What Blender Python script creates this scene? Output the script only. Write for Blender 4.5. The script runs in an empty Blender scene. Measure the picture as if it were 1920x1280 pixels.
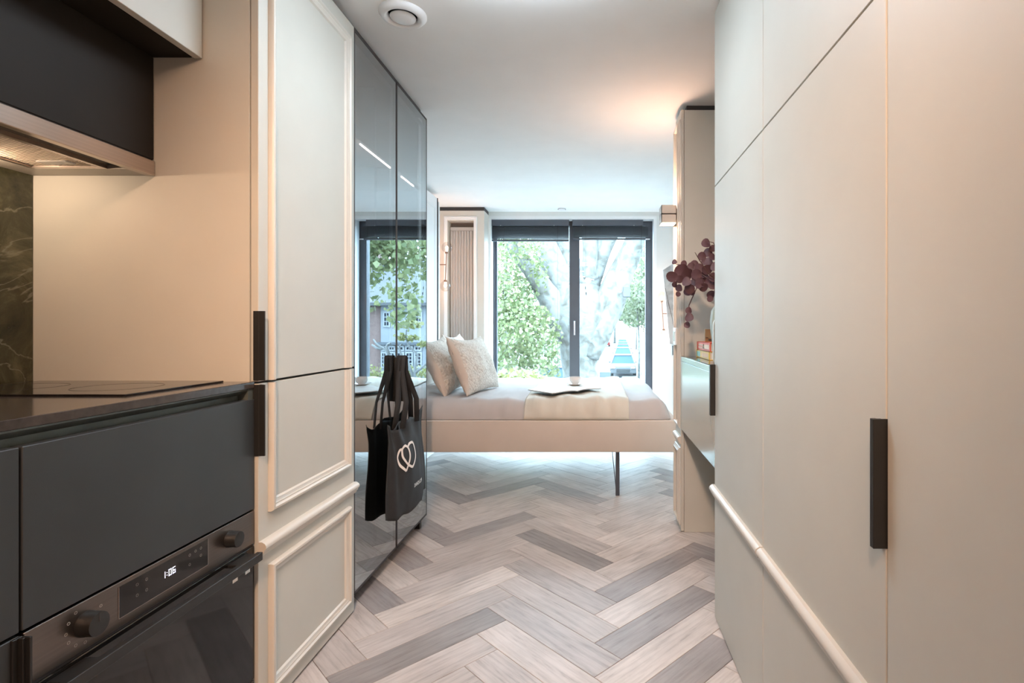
import bpy, bmesh, math, random
from mathutils import Vector, Matrix, noise
random.seed(7)
S = bpy.context.scene
COL = S.collection

# ------------------------------------------------------------------ camera, world, sun, exposure
CAMZ = 1.10
cam = bpy.data.cameras.new('camera')
cam.sensor_width = 36.0
cam.lens = 18.75                      # 1000 px focal length on a 1920 px frame
cam.shift_x = -155/1920
cam.shift_y = -24/1920
cam.clip_start = 0.02
cam.clip_end = 600
camo = bpy.data.objects.new('camera', cam)
camo.location = (0, 0, CAMZ)
camo.rotation_euler = (math.pi/2, 0, 0)
COL.objects.link(camo)
S.camera = camo

SKY = 13.5
SUN = 6.5
W = bpy.data.worlds.new('sky')
S.world = W
W.use_nodes = True
bgn = W.node_tree.nodes['Background']
bgn.inputs[0].default_value = (0.56, 0.82, 1.0, 1)
bgn.inputs[1].default_value = SKY

sl = bpy.data.lights.new('sun', 'SUN')
sl.energy = SUN
sl.angle = math.radians(115)
sl.color = (0.70, 0.88, 1.0)
so = bpy.data.objects.new('sun', sl)
so.rotation_euler = Vector((-0.06, -0.85, -0.62)).to_track_quat('-Z', 'Y').to_euler()
COL.objects.link(so)


def area(name, loc, rot, sx, sy, energy, color, spread=180):
    l = bpy.data.lights.new(name, 'AREA')
    l.shape = 'RECTANGLE'; l.size = sx; l.size_y = sy
    l.energy = energy; l.color = color; l.spread = math.radians(spread)
    o = bpy.data.objects.new(name, l)
    o.location = loc; o.rotation_euler = rot
    COL.objects.link(o)
    return o


WARM = (1.0, 0.57, 0.38)
# downlights added unseen above and behind the camera for the warm light there
for i, (x, y, e) in enumerate([(-0.30, 0.35, 1.6), (-0.30, -0.75, 6), (-0.10, -1.5, 9)]):
    area('added_downlight_light', (x, y, 2.285), (0, 0, 0), 0.16, 0.16, e, WARM)
area('added_panel_light', (-0.24, 1.66, 2.255), (0, 0, 0), 0.5, 0.30, 2.1, (0.66, 0.85, 1.0), 150)  # added cool fill for doors and floor of the corridor
# warm spotlight added unseen behind the camera to brighten bed and floor
tl = bpy.data.lights.new('added_spot_light', 'SPOT'); tl.energy = 112; tl.color = (1.0, 0.64, 0.42)
tl.spot_size = math.radians(72); tl.spot_blend = 0.9; tl.shadow_soft_size = 0.06
tlo = bpy.data.objects.new('added_spot_light', tl); tlo.location = (-0.15, -0.35, 2.16)
tlo.rotation_euler = (Vector((-0.22, 3.1, 0.28))-Vector(tlo.location)).to_track_quat('-Z', 'Y').to_euler(); COL.objects.link(tlo)
# portal in the window opening (guides sampling only, gives no light itself)
pt = area('window_portal', (-0.23, 5.72, 1.15), (math.radians(-90), 0, 0), 1.7, 2.2, 1, (1, 1, 1))
pt.data.cycles.is_portal = True

S.view_settings.view_transform = 'Standard'
S.view_settings.look = 'None'
S.view_settings.gamma = 1
S.view_settings.use_curve_mapping = False
S.view_settings.exposure = 0.86
S.cycles.use_denoising = True
S.cycles.max_bounces = 10
S.cycles.diffuse_bounces = 6
S.cycles.transparent_max_bounces = 16
S.cycles.sample_clamp_indirect = 6.0
S.cycles.caustics_reflective = False
S.cycles.caustics_refractive = False

# ------------------------------------------------------------------ materials


def new_mat(name):
    m = bpy.data.materials.new(name)
    m.use_nodes = True
    nt = m.node_tree
    b = nt.nodes.get('Principled BSDF')
    return m, nt, b


def N(nt, typ, **kw):
    n = nt.nodes.new(typ)
    for k, v in kw.items():
        setattr(n, k, v)
    return n


def ramp(nt, fac, stops):
    r = N(nt, 'ShaderNodeValToRGB')
    e = r.color_ramp.elements
    while len(e) < len(stops):
        e.new(0.5)
    for el, (p, c) in zip(e, stops):
        el.position = p; el.color = (*c, 1)
    nt.links.new(fac, r.inputs[0])
    return r.outputs[0]


def mat(name, col, rough=0.5, metal=0.0, var=0.04, vscale=6, bump=0.0, bscale=200, coat=0.0, ior=1.5, spec=0.5, stretch=None):
    """plain procedural finish: gently varied colour, optional fine relief"""
    m, nt, b = new_mat(name)
    tc = N(nt, 'ShaderNodeTexCoord')
    src = tc.outputs['Object']
    if stretch:
        mp = N(nt, 'ShaderNodeMapping'); mp.inputs['Scale'].default_value = stretch
        nt.links.new(src, mp.inputs[0]); src = mp.outputs[0]
    nz = N(nt, 'ShaderNodeTexNoise'); nz.inputs['Scale'].default_value = vscale; nz.inputs['Detail'].default_value = 4
    nt.links.new(src, nz.inputs['Vector'])
    lo = tuple(max(0, c*(1-var)) for c in col); hi = tuple(min(1, c*(1+var)) for c in col)
    nt.links.new(ramp(nt, nz.outputs[0], [(0.3, lo), (0.7, hi)]), b.inputs['Base Color'])
    b.inputs['Roughness'].default_value = rough
    b.inputs['Metallic'].default_value = metal
    b.inputs['IOR'].default_value = ior
    b.inputs['Specular IOR Level'].default_value = spec
    if coat:
        b.inputs['Coat Weight'].default_value = coat; b.inputs['Coat Roughness'].default_value = 0.15
    if bump:
        n2 = N(nt, 'ShaderNodeTexNoise'); n2.inputs['Scale'].default_value = bscale; n2.inputs['Detail'].default_value = 3
        nt.links.new(src, n2.inputs['Vector'])
        bp = N(nt, 'ShaderNodeBump'); bp.inputs['Strength'].default_value = bump; bp.inputs['Distance'].default_value = 0.002
        nt.links.new(n2.outputs[0], bp.inputs['Height']); nt.links.new(bp.outputs[0], b.inputs['Normal'])
    return m


def emit(name, col, strength):
    m, nt, b = new_mat(name)
    b.inputs['Base Color'].default_value = (*col, 1)
    b.inputs['Emission Color'].default_value = (*col, 1)
    b.inputs['Emission Strength'].default_value = strength
    return m


def thin_glass(name, tint, ior=1.5, rough=0.0, edge=(1, 1, 1), least=0.0):
    m, nt, b = new_mat(name)
    nt.nodes.remove(b)
    out = nt.nodes['Material Output']
    geo = N(nt, 'ShaderNodeNewGeometry')          # the far face of the pane neither tints nor mirrors again
    tc = N(nt, 'ShaderNodeMixRGB'); tc.inputs[1].default_value = (*tint, 1); tc.inputs[2].default_value = (1, 1, 1, 1)
    nt.links.new(geo.outputs['Backfacing'], tc.inputs[0])
    t = N(nt, 'ShaderNodeBsdfTransparent'); nt.links.new(tc.outputs[0], t.inputs[0])
    g = N(nt, 'ShaderNodeBsdfGlossy'); g.inputs['Color'].default_value = (*edge, 1); g.inputs['Roughness'].default_value = rough
    f = N(nt, 'ShaderNodeFresnel'); f.inputs['IOR'].default_value = ior
    mm = N(nt, 'ShaderNodeMath', operation='MAXIMUM'); mm.inputs[1].default_value = least
    inv = N(nt, 'ShaderNodeMath', operation='SUBTRACT'); inv.inputs[0].default_value = 1.0
    mu = N(nt, 'ShaderNodeMath', operation='MULTIPLY')
    nt.links.new(f.outputs[0], mm.inputs[0]); nt.links.new(geo.outputs['Backfacing'], inv.inputs[1])
    nt.links.new(mm.outputs[0], mu.inputs[0]); nt.links.new(inv.outputs[0], mu.inputs[1])
    mx = N(nt, 'ShaderNodeMixShader')
    nt.links.new(mu.outputs[0], mx.inputs[0]); nt.links.new(t.outputs[0], mx.inputs[1]); nt.links.new(g.outputs[0], mx.inputs[2])
    nt.links.new(mx.outputs[0], out.inputs[0])
    return m


CREAM = mat('cream_lacquer', (0.565, 0.560, 0.510), 0.5, spec=0.4, var=0.02, bump=0.03, bscale=400)
CREAM_TRIM = mat('cream_moulding', (0.63, 0.60, 0.54), 0.4, var=0.015)
WALLP = mat('wall_paint', (0.74, 0.74, 0.72), 0.85, var=0.02, bump=0.05, bscale=300)
CEILP = mat('ceiling_paint', (0.87, 0.87, 0.86), 0.9, var=0.015, bump=0.05, bscale=250)
WHITE = mat('white_gloss', (0.80, 0.80, 0.80), 0.35, var=0.01)
FILLER = mat('dark_filler', (0.045, 0.04, 0.04), 0.6)
BLACK = mat('black_metal', (0.016, 0.016, 0.0155), 0.42, var=0.1)
CHAR = mat('charcoal_laminate', (0.036, 0.041, 0.044), 0.40, var=0.08, bump=0.06, bscale=600)
HOODB = mat('black_hood_lacquer', (0.016, 0.012, 0.009), 0.6, spec=0.25, var=0.1)
STONE = mat('dark_worktop', (0.055, 0.045, 0.040), 0.13, var=0.25, vscale=60)
CHANNEL = mat('grey_green_channel', (0.13, 0.15, 0.14), 0.45, metal=0.4, var=0.15, vscale=25)
HOBG = mat('hob_glass', (0.012, 0.010, 0.010), 0.06, var=0.05)
OVENG = mat('oven_glass', (0.010, 0.010, 0.010), 0.05, var=0.05)
STEEL = mat('warm_steel', (0.55, 0.47, 0.42), 0.30, metal=1.0, var=0.06, vscale=30, stretch=(1, 0.05, 12))
DSTEEL = mat('dark_steel', (0.20, 0.17, 0.15), 0.34, metal=1.0, var=0.06, vscale=30, stretch=(1, 0.05, 12))
CHROME = mat('chrome', (0.8, 0.8, 0.8), 0.12, metal=1.0, var=0.01)
FRAME = mat('anthracite_aluminium', (0.075, 0.085, 0.105), 0.45, var=0.08)
BLIND = mat('charcoal_blind', (0.075, 0.082, 0.095), 0.5, var=0.1)
GLOSSP = mat('pale_gloss_laminate', (0.50, 0.54, 0.51), 0.20, metal=0.55, var=0.02)
GLASSTOP = mat('smoked_glass_top', (0.05, 0.042, 0.038), 0.05, var=0.05)
BRASS = mat('aged_bronze', (0.30, 0.18, 0.13), 0.35, metal=0.9, var=0.05)
PRINT = mat('pale_print', (0.82, 0.75, 0.70), 0.7, var=0.02)
PRINTW = mat('white_label', (0.8, 0.8, 0.78), 0.6)
GREYP = mat('faint_grey_print', (0.16, 0.16, 0.15), 0.6)
PORC = mat('white_porcelain', (0.78, 0.78, 0.77), 0.15, var=0.01, coat=0.4)
CANVAS = mat('black_cotton_canvas', (0.018, 0.018, 0.019), 0.75, var=0.15, vscale=30, bump=0.4, bscale=900)
LINEN = mat('pale_linen', (0.48, 0.455, 0.45), 0.9, var=0.03, bump=0.15, bscale=500)
THROW = mat('cream_throw', (0.62, 0.59, 0.52), 0.95, var=0.03, bump=0.35, bscale=260)
UPH = mat('beige_upholstery', (0.60, 0.53, 0.47), 0.85, var=0.03, bump=0.2, bscale=700)
PLAINC = mat('plain_cushion_border', (0.62, 0.53, 0.46), 0.9, var=0.03, bump=0.1, bscale=400)
RADM = mat('grey_radiator', (0.50, 0.49, 0.47), 0.4, var=0.02)
GLASS = thin_glass('window_glass', (0.97, 0.99, 1.0), 1.35)
DARKG = thin_glass('dark_glass_door', (0.26, 0.28, 0.29), 1.95, 0.0, (0.94, 0.98, 1.0), 0.50)
GLOBE = thin_glass('globe_glass', (0.74, 0.70, 0.67), 1.6)
BULB = emit('lamp_bulb', (1.0, 0.72, 0.45), 7)
LEDM = emit('led_strip', (1.0, 0.80, 0.72), 14)
CUBEL = emit('cube_lamp_panel', (1.0, 0.74, 0.50), 12)
DIGIT = emit('display_digits', (0.85, 0.85, 1.0), 1.3)
SPOTM = emit('hood_spot', (1.0, 0.80, 0.60), 25)
DOWNL = emit('added_downlight_lens', (1.0, 0.75, 0.5), 8)


def marble():
    m, nt, b = new_mat('green_marble')
    tc = N(nt, 'ShaderNodeTexCoord')
    n1 = N(nt, 'ShaderNodeTexNoise'); n1.inputs['Scale'].default_value = 5; n1.inputs['Detail'].default_value = 12; n1.inputs['Roughness'].default_value = 0.72; n1.inputs['Distortion'].default_value = 0.8
    nt.links.new(tc.outputs['Object'], n1.inputs['Vector'])
    base = ramp(nt, n1.outputs[0], [(0.32, (0.016, 0.017, 0.008)), (0.5, (0.062, 0.060, 0.030)), (0.70, (0.20, 0.19, 0.11))])
    v = N(nt, 'ShaderNodeTexNoise'); v.inputs['Scale'].default_value = 3.0; v.inputs['Detail'].default_value = 8; v.inputs['Distortion'].default_value = 1.5
    nt.links.new(tc.outputs['Object'], v.inputs['Vector'])
    vein = ramp(nt, v.outputs[0], [(0.488, (0, 0, 0)), (0.5, (0.38, 0.38, 0.38)), (0.510, (0, 0, 0))])
    mx = N(nt, 'ShaderNodeMixRGB'); mx.inputs[2].default_value = (0.42, 0.40, 0.29, 1)
    nt.links.new(vein, mx.inputs[0]); nt.links.new(base, mx.inputs[1]); nt.links.new(mx.outputs[0], b.inputs['Base Color'])
    b.inputs['Roughness'].default_value = 0.22
    return m


def mirrorface():  # pale marbling painted in place of what the mirror reflects
    m, nt, b = new_mat('painted_mirror_face')
    tc = N(nt, 'ShaderNodeTexCoord')
    v = N(nt, 'ShaderNodeTexNoise'); v.inputs['Scale'].default_value = 9; v.inputs['Detail'].default_value = 8; v.inputs['Distortion'].default_value = 1.2
    nt.links.new(tc.outputs['Object'], v.inputs['Vector'])
    nt.links.new(ramp(nt, v.outputs[0], [(0.35, (0.50, 0.53, 0.55)), (0.5, (0.72, 0.75, 0.77)), (0.7, (0.80, 0.82, 0.83))]), b.inputs['Base Color'])
    b.inputs['Roughness'].default_value = 0.3
    return m


def oak():
    m, nt, b = new_mat('washed_oak')
    oi = N(nt, 'ShaderNodeObjectInfo'); tc = N(nt, 'ShaderNodeTexCoord')
    mul = N(nt, 'ShaderNodeVectorMath', operation='SCALE'); mul.inputs[0].default_value = (131.0, 77.0, 33.0)
    nt.links.new(oi.outputs['Random'], mul.inputs['Scale'])
    add = N(nt, 'ShaderNodeVectorMath', operation='ADD')
    nt.links.new(tc.outputs['Object'], add.inputs[0]); nt.links.new(mul.outputs[0], add.inputs[1])
    mp = N(nt, 'ShaderNodeMapping'); mp.inputs['Scale'].default_value = (2.6, 26, 26)
    nt.links.new(add.outputs[0], mp.inputs[0])
    wv = N(nt, 'ShaderNodeTexWave', wave_type='BANDS', bands_direction='Y')
    wv.inputs['Scale'].default_value = 0.45; wv.inputs['Distortion'].default_value = 16; wv.inputs['Detail'].default_value = 4; wv.inputs['Detail Scale'].default_value = 0.45
    nt.links.new(mp.outputs[0], wv.inputs['Vector'])
    nz = N(nt, 'ShaderNodeTexNoise'); nz.inputs['Scale'].default_value = 2.5; nz.inputs['Detail'].default_value = 9; nz.inputs['Roughness'].default_value = 0.65
    nt.links.new(mp.outputs[0], nz.inputs['Vector'])
    nb = N(nt, 'ShaderNodeTexNoise'); nb.inputs['Scale'].default_value = 4; nb.inputs['Detail'].default_value = 3
    nt.links.new(add.outputs[0], nb.inputs['Vector'])
    at_ = N(nt, 'ShaderNodeAttribute', attribute_type='OBJECT', attribute_name='tone')
    tone = ramp(nt, at_.outputs['Fac'], [(0.0, (0.26, 0.245, 0.245)), (0.25, (0.34, 0.315, 0.315)), (0.5, (0.44, 0.41, 0.405)), (0.75, (0.55, 0.51, 0.495)), (1.0, (0.62, 0.575, 0.55))])
    g1 = ramp(nt, wv.outputs['Fac'], [(0.0, (0.80, 0.79, 0.79)), (0.18, (0.97, 0.97, 0.97)), (1.0, (1.03, 1.03, 1.02))])
    g2 = ramp(nt, nz.outputs[0], [(0.30, (0.55, 0.53, 0.52)), (0.42, (0.88, 0.87, 0.86)), (0.56, (1.03, 1.03, 1.02)), (0.75, (1.12, 1.11, 1.10))])
    g3 = ramp(nt, nb.outputs[0], [(0.3, (0.84, 0.83, 0.82)), (0.7, (1.10, 1.10, 1.10))])
    m1 = N(nt, 'ShaderNodeMixRGB', blend_type='MULTIPLY'); m1.inputs[0].default_value = 0.45
    m2 = N(nt, 'ShaderNodeMixRGB', blend_type='MULTIPLY'); m2.inputs[0].default_value = 0.8
    m3 = N(nt, 'ShaderNodeMixRGB', blend_type='MULTIPLY'); m3.inputs[0].default_value = 1
    nt.links.new(tone, m1.inputs[1]); nt.links.new(g1, m1.inputs[2])
    nt.links.new(m1.outputs[0], m2.inputs[1]); nt.links.new(g2, m2.inputs[2])
    nt.links.new(m2.outputs[0], m3.inputs[1]); nt.links.new(g3, m3.inputs[2])
    nt.links.new(m3.outputs[0], b.inputs['Base Color'])
    b.inputs['Roughness'].default_value = 0.46
    b.inputs['Specular IOR Level'].default_value = 0.40
    bp = N(nt, 'ShaderNodeBump'); bp.inputs['Strength'].default_value = 0.12; bp.inputs['Distance'].default_value = 0.002
    nt.links.new(nz.outputs[0], bp.inputs['Height']); nt.links.new(bp.outputs[0], b.inputs['Normal'])
    return m


def knit():
    m, nt, b = new_mat('knitted_cushion')
    tc = N(nt, 'ShaderNodeTexCoord')
    vo = N(nt, 'ShaderNodeTexVoronoi'); vo.inputs['Scale'].default_value = 70
    mp = N(nt, 'ShaderNodeMapping'); mp.inputs['Scale'].default_value = (1, 0.55, 1)
    nt.links.new(tc.outputs['Object'], mp.inputs[0]); nt.links.new(mp.outputs[0], vo.inputs['Vector'])
    nt.links.new(ramp(nt, vo.outputs['Distance'], [(0.0, (0.74, 0.70, 0.64)), (0.6, (0.64, 0.59, 0.53)), (1.0, (0.50, 0.45, 0.40))]), b.inputs['Base Color'])
    wv = N(nt, 'ShaderNodeTexWave', wave_type='BANDS', bands_direction='X'); wv.inputs['Scale'].default_value = 9
    nt.links.new(tc.outputs['UV'], wv.inputs['Vector'])
    b.inputs['Roughness'].default_value = 0.95
    bp = N(nt, 'ShaderNodeBump'); bp.inputs['Strength'].default_value = 0.9; bp.inputs['Distance'].default_value = 0.006; bp.invert = True
    nt.links.new(vo.outputs['Distance'], bp.inputs['Height']); nt.links.new(bp.outputs[0], b.inputs['Normal'])
    return m


def bark():
    m, nt, b = new_mat('plane_tree_bark')
    tc = N(nt, 'ShaderNodeTexCoord')
    v = N(nt, 'ShaderNodeTexNoise'); v.inputs['Scale'].default_value = 5; v.inputs['Detail'].default_value = 6; v.inputs['Distortion'].default_value = 0.6
    nt.links.new(tc.outputs['Object'], v.inputs['Vector'])
    nt.links.new(ramp(nt, v.outputs[0], [(0.32, (0.065, 0.055, 0.045)), (0.43, (0.088, 0.082, 0.070)), (0.5, (0.112, 0.105, 0.095)), (0.62, (0.130, 0.125, 0.117))]), b.inputs['Base Color'])
    b.inputs['Roughness'].default_value = 0.9
    bp = N(nt, 'ShaderNodeBump'); bp.inputs['Strength'].default_value = 0.6; bp.inputs['Distance'].default_value = 0.05
    nt.links.new(v.outputs[0], bp.inputs['Height']); nt.links.new(bp.outputs[0], b.inputs['Normal'])
    return m


def leafm(name, c0, c1, trans=0.45):
    m, nt, b = new_mat(name)
    g = N(nt, 'ShaderNodeNewGeometry')
    col = ramp(nt, g.outputs['Random Per Island'], [(0.0, c0), (1.0, c1)])
    nt.links.new(col, b.inputs['Base Color'])
    b.inputs['Roughness'].default_value = 0.55
    t = N(nt, 'ShaderNodeBsdfTranslucent'); nt.links.new(col, t.inputs[0])
    mx = N(nt, 'ShaderNodeMixShader'); mx.inputs[0].default_value = trans
    nt.links.new(b.outputs[0], mx.inputs[1]); nt.links.new(t.outputs[0], mx.inputs[2])
    nt.links.new(mx.outputs[0], nt.nodes['Material Output'].inputs[0])
    return m


MARBLE = marble(); MIRRORF = mirrorface(); OAK = oak(); KNIT = knit(); BARK = bark()
LEAF = leafm('plane_leaf', (0.078, 0.100, 0.036), (0.18, 0.185, 0.085))
LEAFY = leafm('yellow_green_leaf', (0.13, 0.135, 0.035), (0.20, 0.19, 0.09))
LEAFP = leafm('pale_far_leaf', (0.085, 0.10, 0.05), (0.15, 0.155, 0.095))
PURPLE = leafm('dark_red_leaf', (0.035, 0.018, 0.026), (0.125, 0.062, 0.075), 0.2)
PURPLE_STEM = mat('dark_stem', (0.10, 0.05, 0.045), 0.6)
ROAD = mat('pale_asphalt', (0.085, 0.086, 0.088), 0.85, var=0.06, vscale=2)
PAVE = mat('pavement', (0.10, 0.10, 0.10), 0.85, var=0.05, vscale=3)
BRICK = mat('pink_brick', (0.15, 0.095, 0.085), 0.9, var=0.2, vscale=12)
RENDER_W = mat('white_render', (0.17, 0.175, 0.19), 0.8, var=0.02)
ROOF = mat('grey_tile', (0.05, 0.05, 0.055), 0.8, var=0.15, vscale=15)
PANE = mat('far_window_pane', (0.010, 0.012, 0.018), 0.4, spec=0.1)
TYRE = mat('tyre', (0.03, 0.03, 0.03), 0.8)
WHITEF = mat('far_white_paint', (0.22, 0.22, 0.23), 0.7)
CARG = mat('car_glass', (0.02, 0.045, 0.07), 0.5, spec=0.1)

# ------------------------------------------------------------------ mesh helpers


class MB:
    def __init__(s):
        s.bm = bmesh.new()

    def box(s, x0, x1, y0, y1, z0, z1, bev=0.0, seg=1):
        if x0 > x1: x0, x1 = x1, x0
        if y0 > y1: y0, y1 = y1, y0
        if z0 > z1: z0, z1 = z1, z0
        t = bmesh.new()
        bmesh.ops.create_cube(t, size=1)
        for v in t.verts:
            v.co = Vector((x0+(v.co.x+.5)*(x1-x0), y0+(v.co.y+.5)*(y1-y0), z0+(v.co.z+.5)*(z1-z0)))
        if bev:
            bmesh.ops.bevel(t, geom=list(t.edges), offset=bev, segments=seg, affect='EDGES', profile=0.5)
        s.merge(t)
        return s

    def merge(s, t, M=None):
        me = bpy.data.meshes.new('tmp')
        if M is not None:
            t.transform(M)
        t.to_mesh(me); t.free()
        s.bm.from_mesh(me)
        bpy.data.meshes.remove(me)

    def raw(s, verts, faces):
        vs = [s.bm.verts.new(v) for v in verts]
        for f in faces:
            try:
                s.bm.faces.new([vs[i] for i in f])
            except ValueError:
                pass
        return s

    def cyl(s, p0, p1, r0, r1=None, seg=20):
        return s.tube([p0, p1], [r0, r0 if r1 is None else r1], seg)

    def tube(s, pts, rads, seg=10, cap=True):
        pts = [Vector(p) for p in pts]
        if not isinstance(rads, (list, tuple)):
            rads = [rads]*len(pts)
        rings = []
        up = None
        for i, p in enumerate(pts):
            d = (pts[min(i+1, len(pts)-1)]-pts[max(i-1, 0)]).normalized()
            if up is None:
                up = Vector((0, 0, 1)) if abs(d.z) < 0.9 else Vector((0, 1, 0))
            a = d.cross(up).normalized(); bb = a.cross(d).normalized(); up = bb
            ring = [s.bm.verts.new(p+(a*math.cos(2*math.pi*k/seg)+bb*math.sin(2*math.pi*k/seg))*rads[i]) for k in range(seg)]
            rings.append(ring)
        for r0, r1 in zip(rings, rings[1:]):
            for k in range(seg):
                s.bm.faces.new((r0[k], r0[(k+1) % seg], r1[(k+1) % seg], r1[k]))
        if cap:
            s.bm.faces.new(rings[0][::-1]); s.bm.faces.new(rings[-1])
        return s

    def lathe(s, prof, c, seg=32, axis='Z', cap=True):
        rings = []
        for r, h in prof:
            ring = []
            for k in range(seg):
                a = 2*math.pi*k/seg
                x, y, z = r*math.cos(a), r*math.sin(a), h
                if axis == 'X': x, y, z = h, r*math.cos(a), r*math.sin(a)
                ring.append(s.bm.verts.new((c[0]+x, c[1]+y, c[2]+z)))
            rings.append(ring)
        for r0, r1 in zip(rings, rings[1:]):
            for k in range(seg):
                s.bm.faces.new((r0[k], r0[(k+1) % seg], r1[(k+1) % seg], r1[k]))
        if cap and prof[0][0] > 1e-5: s.bm.faces.new(rings[0][::-1])
        if cap and prof[-1][0] > 1e-5: s.bm.faces.new(rings[-1])
        bmesh.ops.remove_doubles(s.bm, verts=s.bm.verts, dist=1e-6)
        return s

    def ball(s, c, r, seg=20):
        t = bmesh.new(); bmesh.ops.create_uvsphere(t, u_segments=seg, v_segments=seg//2, radius=r)
        s.merge(t, Matrix.Translation(c)); return s

    def prism(s, poly, f0, f1):
        """poly of 2D points; f0,f1 map a point to 3D at either end"""
        n = len(poly)
        a = [s.bm.verts.new(f0(*p)) for p in poly]; b = [s.bm.verts.new(f1(*p)) for p in poly]
        s.bm.faces.new(a); s.bm.faces.new(b[::-1])
        for i in range(n):
            s.bm.faces.new((a[i], a[(i+1) % n], b[(i+1) % n], b[i]))
        return s

    def sweep(s, path, prof, fn, closed):
        """moulding: prof = (t to the left of the path, height); fn(a,b,h)->3D; mitred corners"""
        n = len(path); rows = []
        P = [Vector(p) for p in path]
        for i in range(n):
            dirs = []
            if closed or i > 0: dirs.append((P[i]-P[i-1]).normalized())
            if closed or i < n-1: dirs.append((P[(i+1) % n]-P[i]).normalized())
            ns = [Vector((-d.y, d.x)) for d in dirs]
            m = ns[0] if len(ns) == 1 else (ns[0]+ns[1]).normalized()
            k = 1/max(0.2, m.dot(ns[0]))
            rows.append([s.bm.verts.new(fn(P[i].x+m.x*k*t, P[i].y+m.y*k*t, h)) for t, h in prof])
        rng = range(n) if closed else range(n-1)
        for i in rng:
            a, b = rows[i], rows[(i+1) % n]
            for j in range(len(prof)-1):
                s.bm.faces.new((a[j], a[j+1], b[j+1], b[j]))
        if not closed:
            s.bm.faces.new(rows[0]); s.bm.faces.new(rows[-1][::-1])
        return s

    def build(s, name, m, parent=None, smooth=False, normals=True, kind=None, label=None):
        if normals:
            bmesh.ops.recalc_face_normals(s.bm, faces=s.bm.faces)
        me = bpy.data.meshes.new(name)
        s.bm.to_mesh(me); s.bm.free()
        if smooth:
            for p in me.polygons: p.use_smooth = True
            if smooth == 'auto':
                me.shade_smooth() if False else None
        me.materials.append(m)
        o = bpy.data.objects.new(name, me)
        COL.objects.link(o)
        if parent is not None:
            o.parent = parent
            o.location = -wloc(parent)
        if smooth == 'auto':
            auto(o)
        if kind: o['kind'] = kind
        if label: o['label'] = label
        return o


def wloc(o):
    v = Vector(o.location)
    while o.parent:
        o = o.parent; v += Vector(o.location)
    return v


def auto(o, ang=35):
    me = o.data
    bm = bmesh.new(); bm.from_mesh(me)
    for e in bm.edges:
        if len(e.link_faces) == 2 and e.calc_face_angle(0) > math.radians(ang):
            e.smooth = False
    bm.to_mesh(me); bm.free()


def thing(name, label, cat, loc=(0, 0, 0), group=None):
    o = bpy.data.objects.new(name, None)
    o.empty_display_size = 0.1
    o.location = loc
    COL.objects.link(o)
    return tag(o, label, cat, group)


def tag(o, label, cat, group=None):
    o['label'] = label; o['category'] = cat
    if group: o['group'] = group
    return o


def struct(o):
    o['kind'] = 'structure'; return o


def dup(root, loc, label, rotz=None):
    r = root.copy(); COL.objects.link(r); r.location = loc; r['label'] = label
    if rotz is not None: r.rotation_euler = (0, 0, rotz)
    for ch in list(root.children):
        c = ch.copy(); COL.objects.link(c); c.parent = r
        for g in ch.children:
            d = g.copy(); COL.objects.link(d); d.parent = c
    return r


def wallx(px, dirn):
    """maps (y, z, h) onto a plane x = px facing dirn"""
    return lambda a, b, h: (px+dirn*h, a, b)


def wally(py):
    return lambda a, b, h: (a, py-h, b)


MOULD = [(0, 0), (0, 0.009), (0.004, 0.015), (0.010, 0.016), (0.015, 0.011), (0.019, 0.011), (0.023, 0.008), (0.030, 0.006), (0.034, 0.0)]
DADO = [(0, 0), (0, 0.010), (0.006, 0.019), (0.013, 0.022), (0.019, 0.021), (0.024, 0.016), (0.029, 0.0155), (0.033, 0.011), (0.040, 0.009), (0.044, 0)]


def pull(parent, X, d, y0, y1, z0, z1):
    """black edge pull: a plate with a stepped lip, vertical; y0..y1 along the door"""
    b = MB()
    b.box(X-d*0.012, X+d*0.004, y0, y1, z0, z1, 0.0008)
    b.box(X+d*0.004, X+d*0.020, y0, y0+(y1-y0)*0.30, z0, z1, 0.0008)
    b.box(X+d*0.004, X+d*0.013, y0+(y1-y0)*0.30, y0+(y1-y0)*0.55, z0, z1, 0.0008)
    return b.build('handle', BLACK, parent)


# ------------------------------------------------------------------ room shell
CEIL = 2.31
BACK = 5.525
LX = -1.565
floor = struct(MB().box(LX, 1.08, -2.2, 5.76, -0.10, -0.012).build('floor', mat('floor_underlay', (0.16, 0.14, 0.12), 0.8)))
struct(MB().box(LX-0.2, 1.28, -2.4, 5.75, CEIL, CEIL+0.25).build('ceiling', CEILP))
struct(MB().box(LX-0.2, LX-0.023, -2.2, 5.75, -0.1, CEIL).build('wall_left', WALLP))
struct(MB().box(1.08, 1.28, -2.2, 3.06, -0.1, CEIL).build('wall_right', WALLP))
struct(MB().box(0.84, 1.28, 3.06, 5.75, -0.1, CEIL).build('wall_right_bedroom', WALLP))
struct(MB().box(LX-0.2, 1.28, -2.4, -2.2, -0.1, CEIL).build('wall_rear', WALLP))
wb = MB()
wb.box(LX, -1.105, BACK, 5.75, -0.1, CEIL)
wb.box(0.641, 0.84, BACK, 5.75, -0.1, CEIL)
wb.box(-1.105, 0.641, BACK, 5.75, 2.266, CEIL)
struct(wb.build('wall_back', WALLP))
# slim white reveal trim round the window opening
tr = MB()
tr.sweep([(-1.105, 0), (-1.105, 2.266), (0.641, 2.266), (0.641, 0)],
         [(0, 0), (0, 0.006), (-0.0, 0.006), (-0.030, 0.006), (-0.030, -0.12), (-0.026, -0.12), (-0.026, 0.0)], wally(BACK), False)
struct(tr.build('trim_1', WHITE))

# herringbone floor: every plank its own object
PL, PW = 0.600, 0.130
X0, Y0 = -0.758, 0.121
xmin, xmax, ymin, ymax = LX, 1.075, 0.35, 5.74


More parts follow.
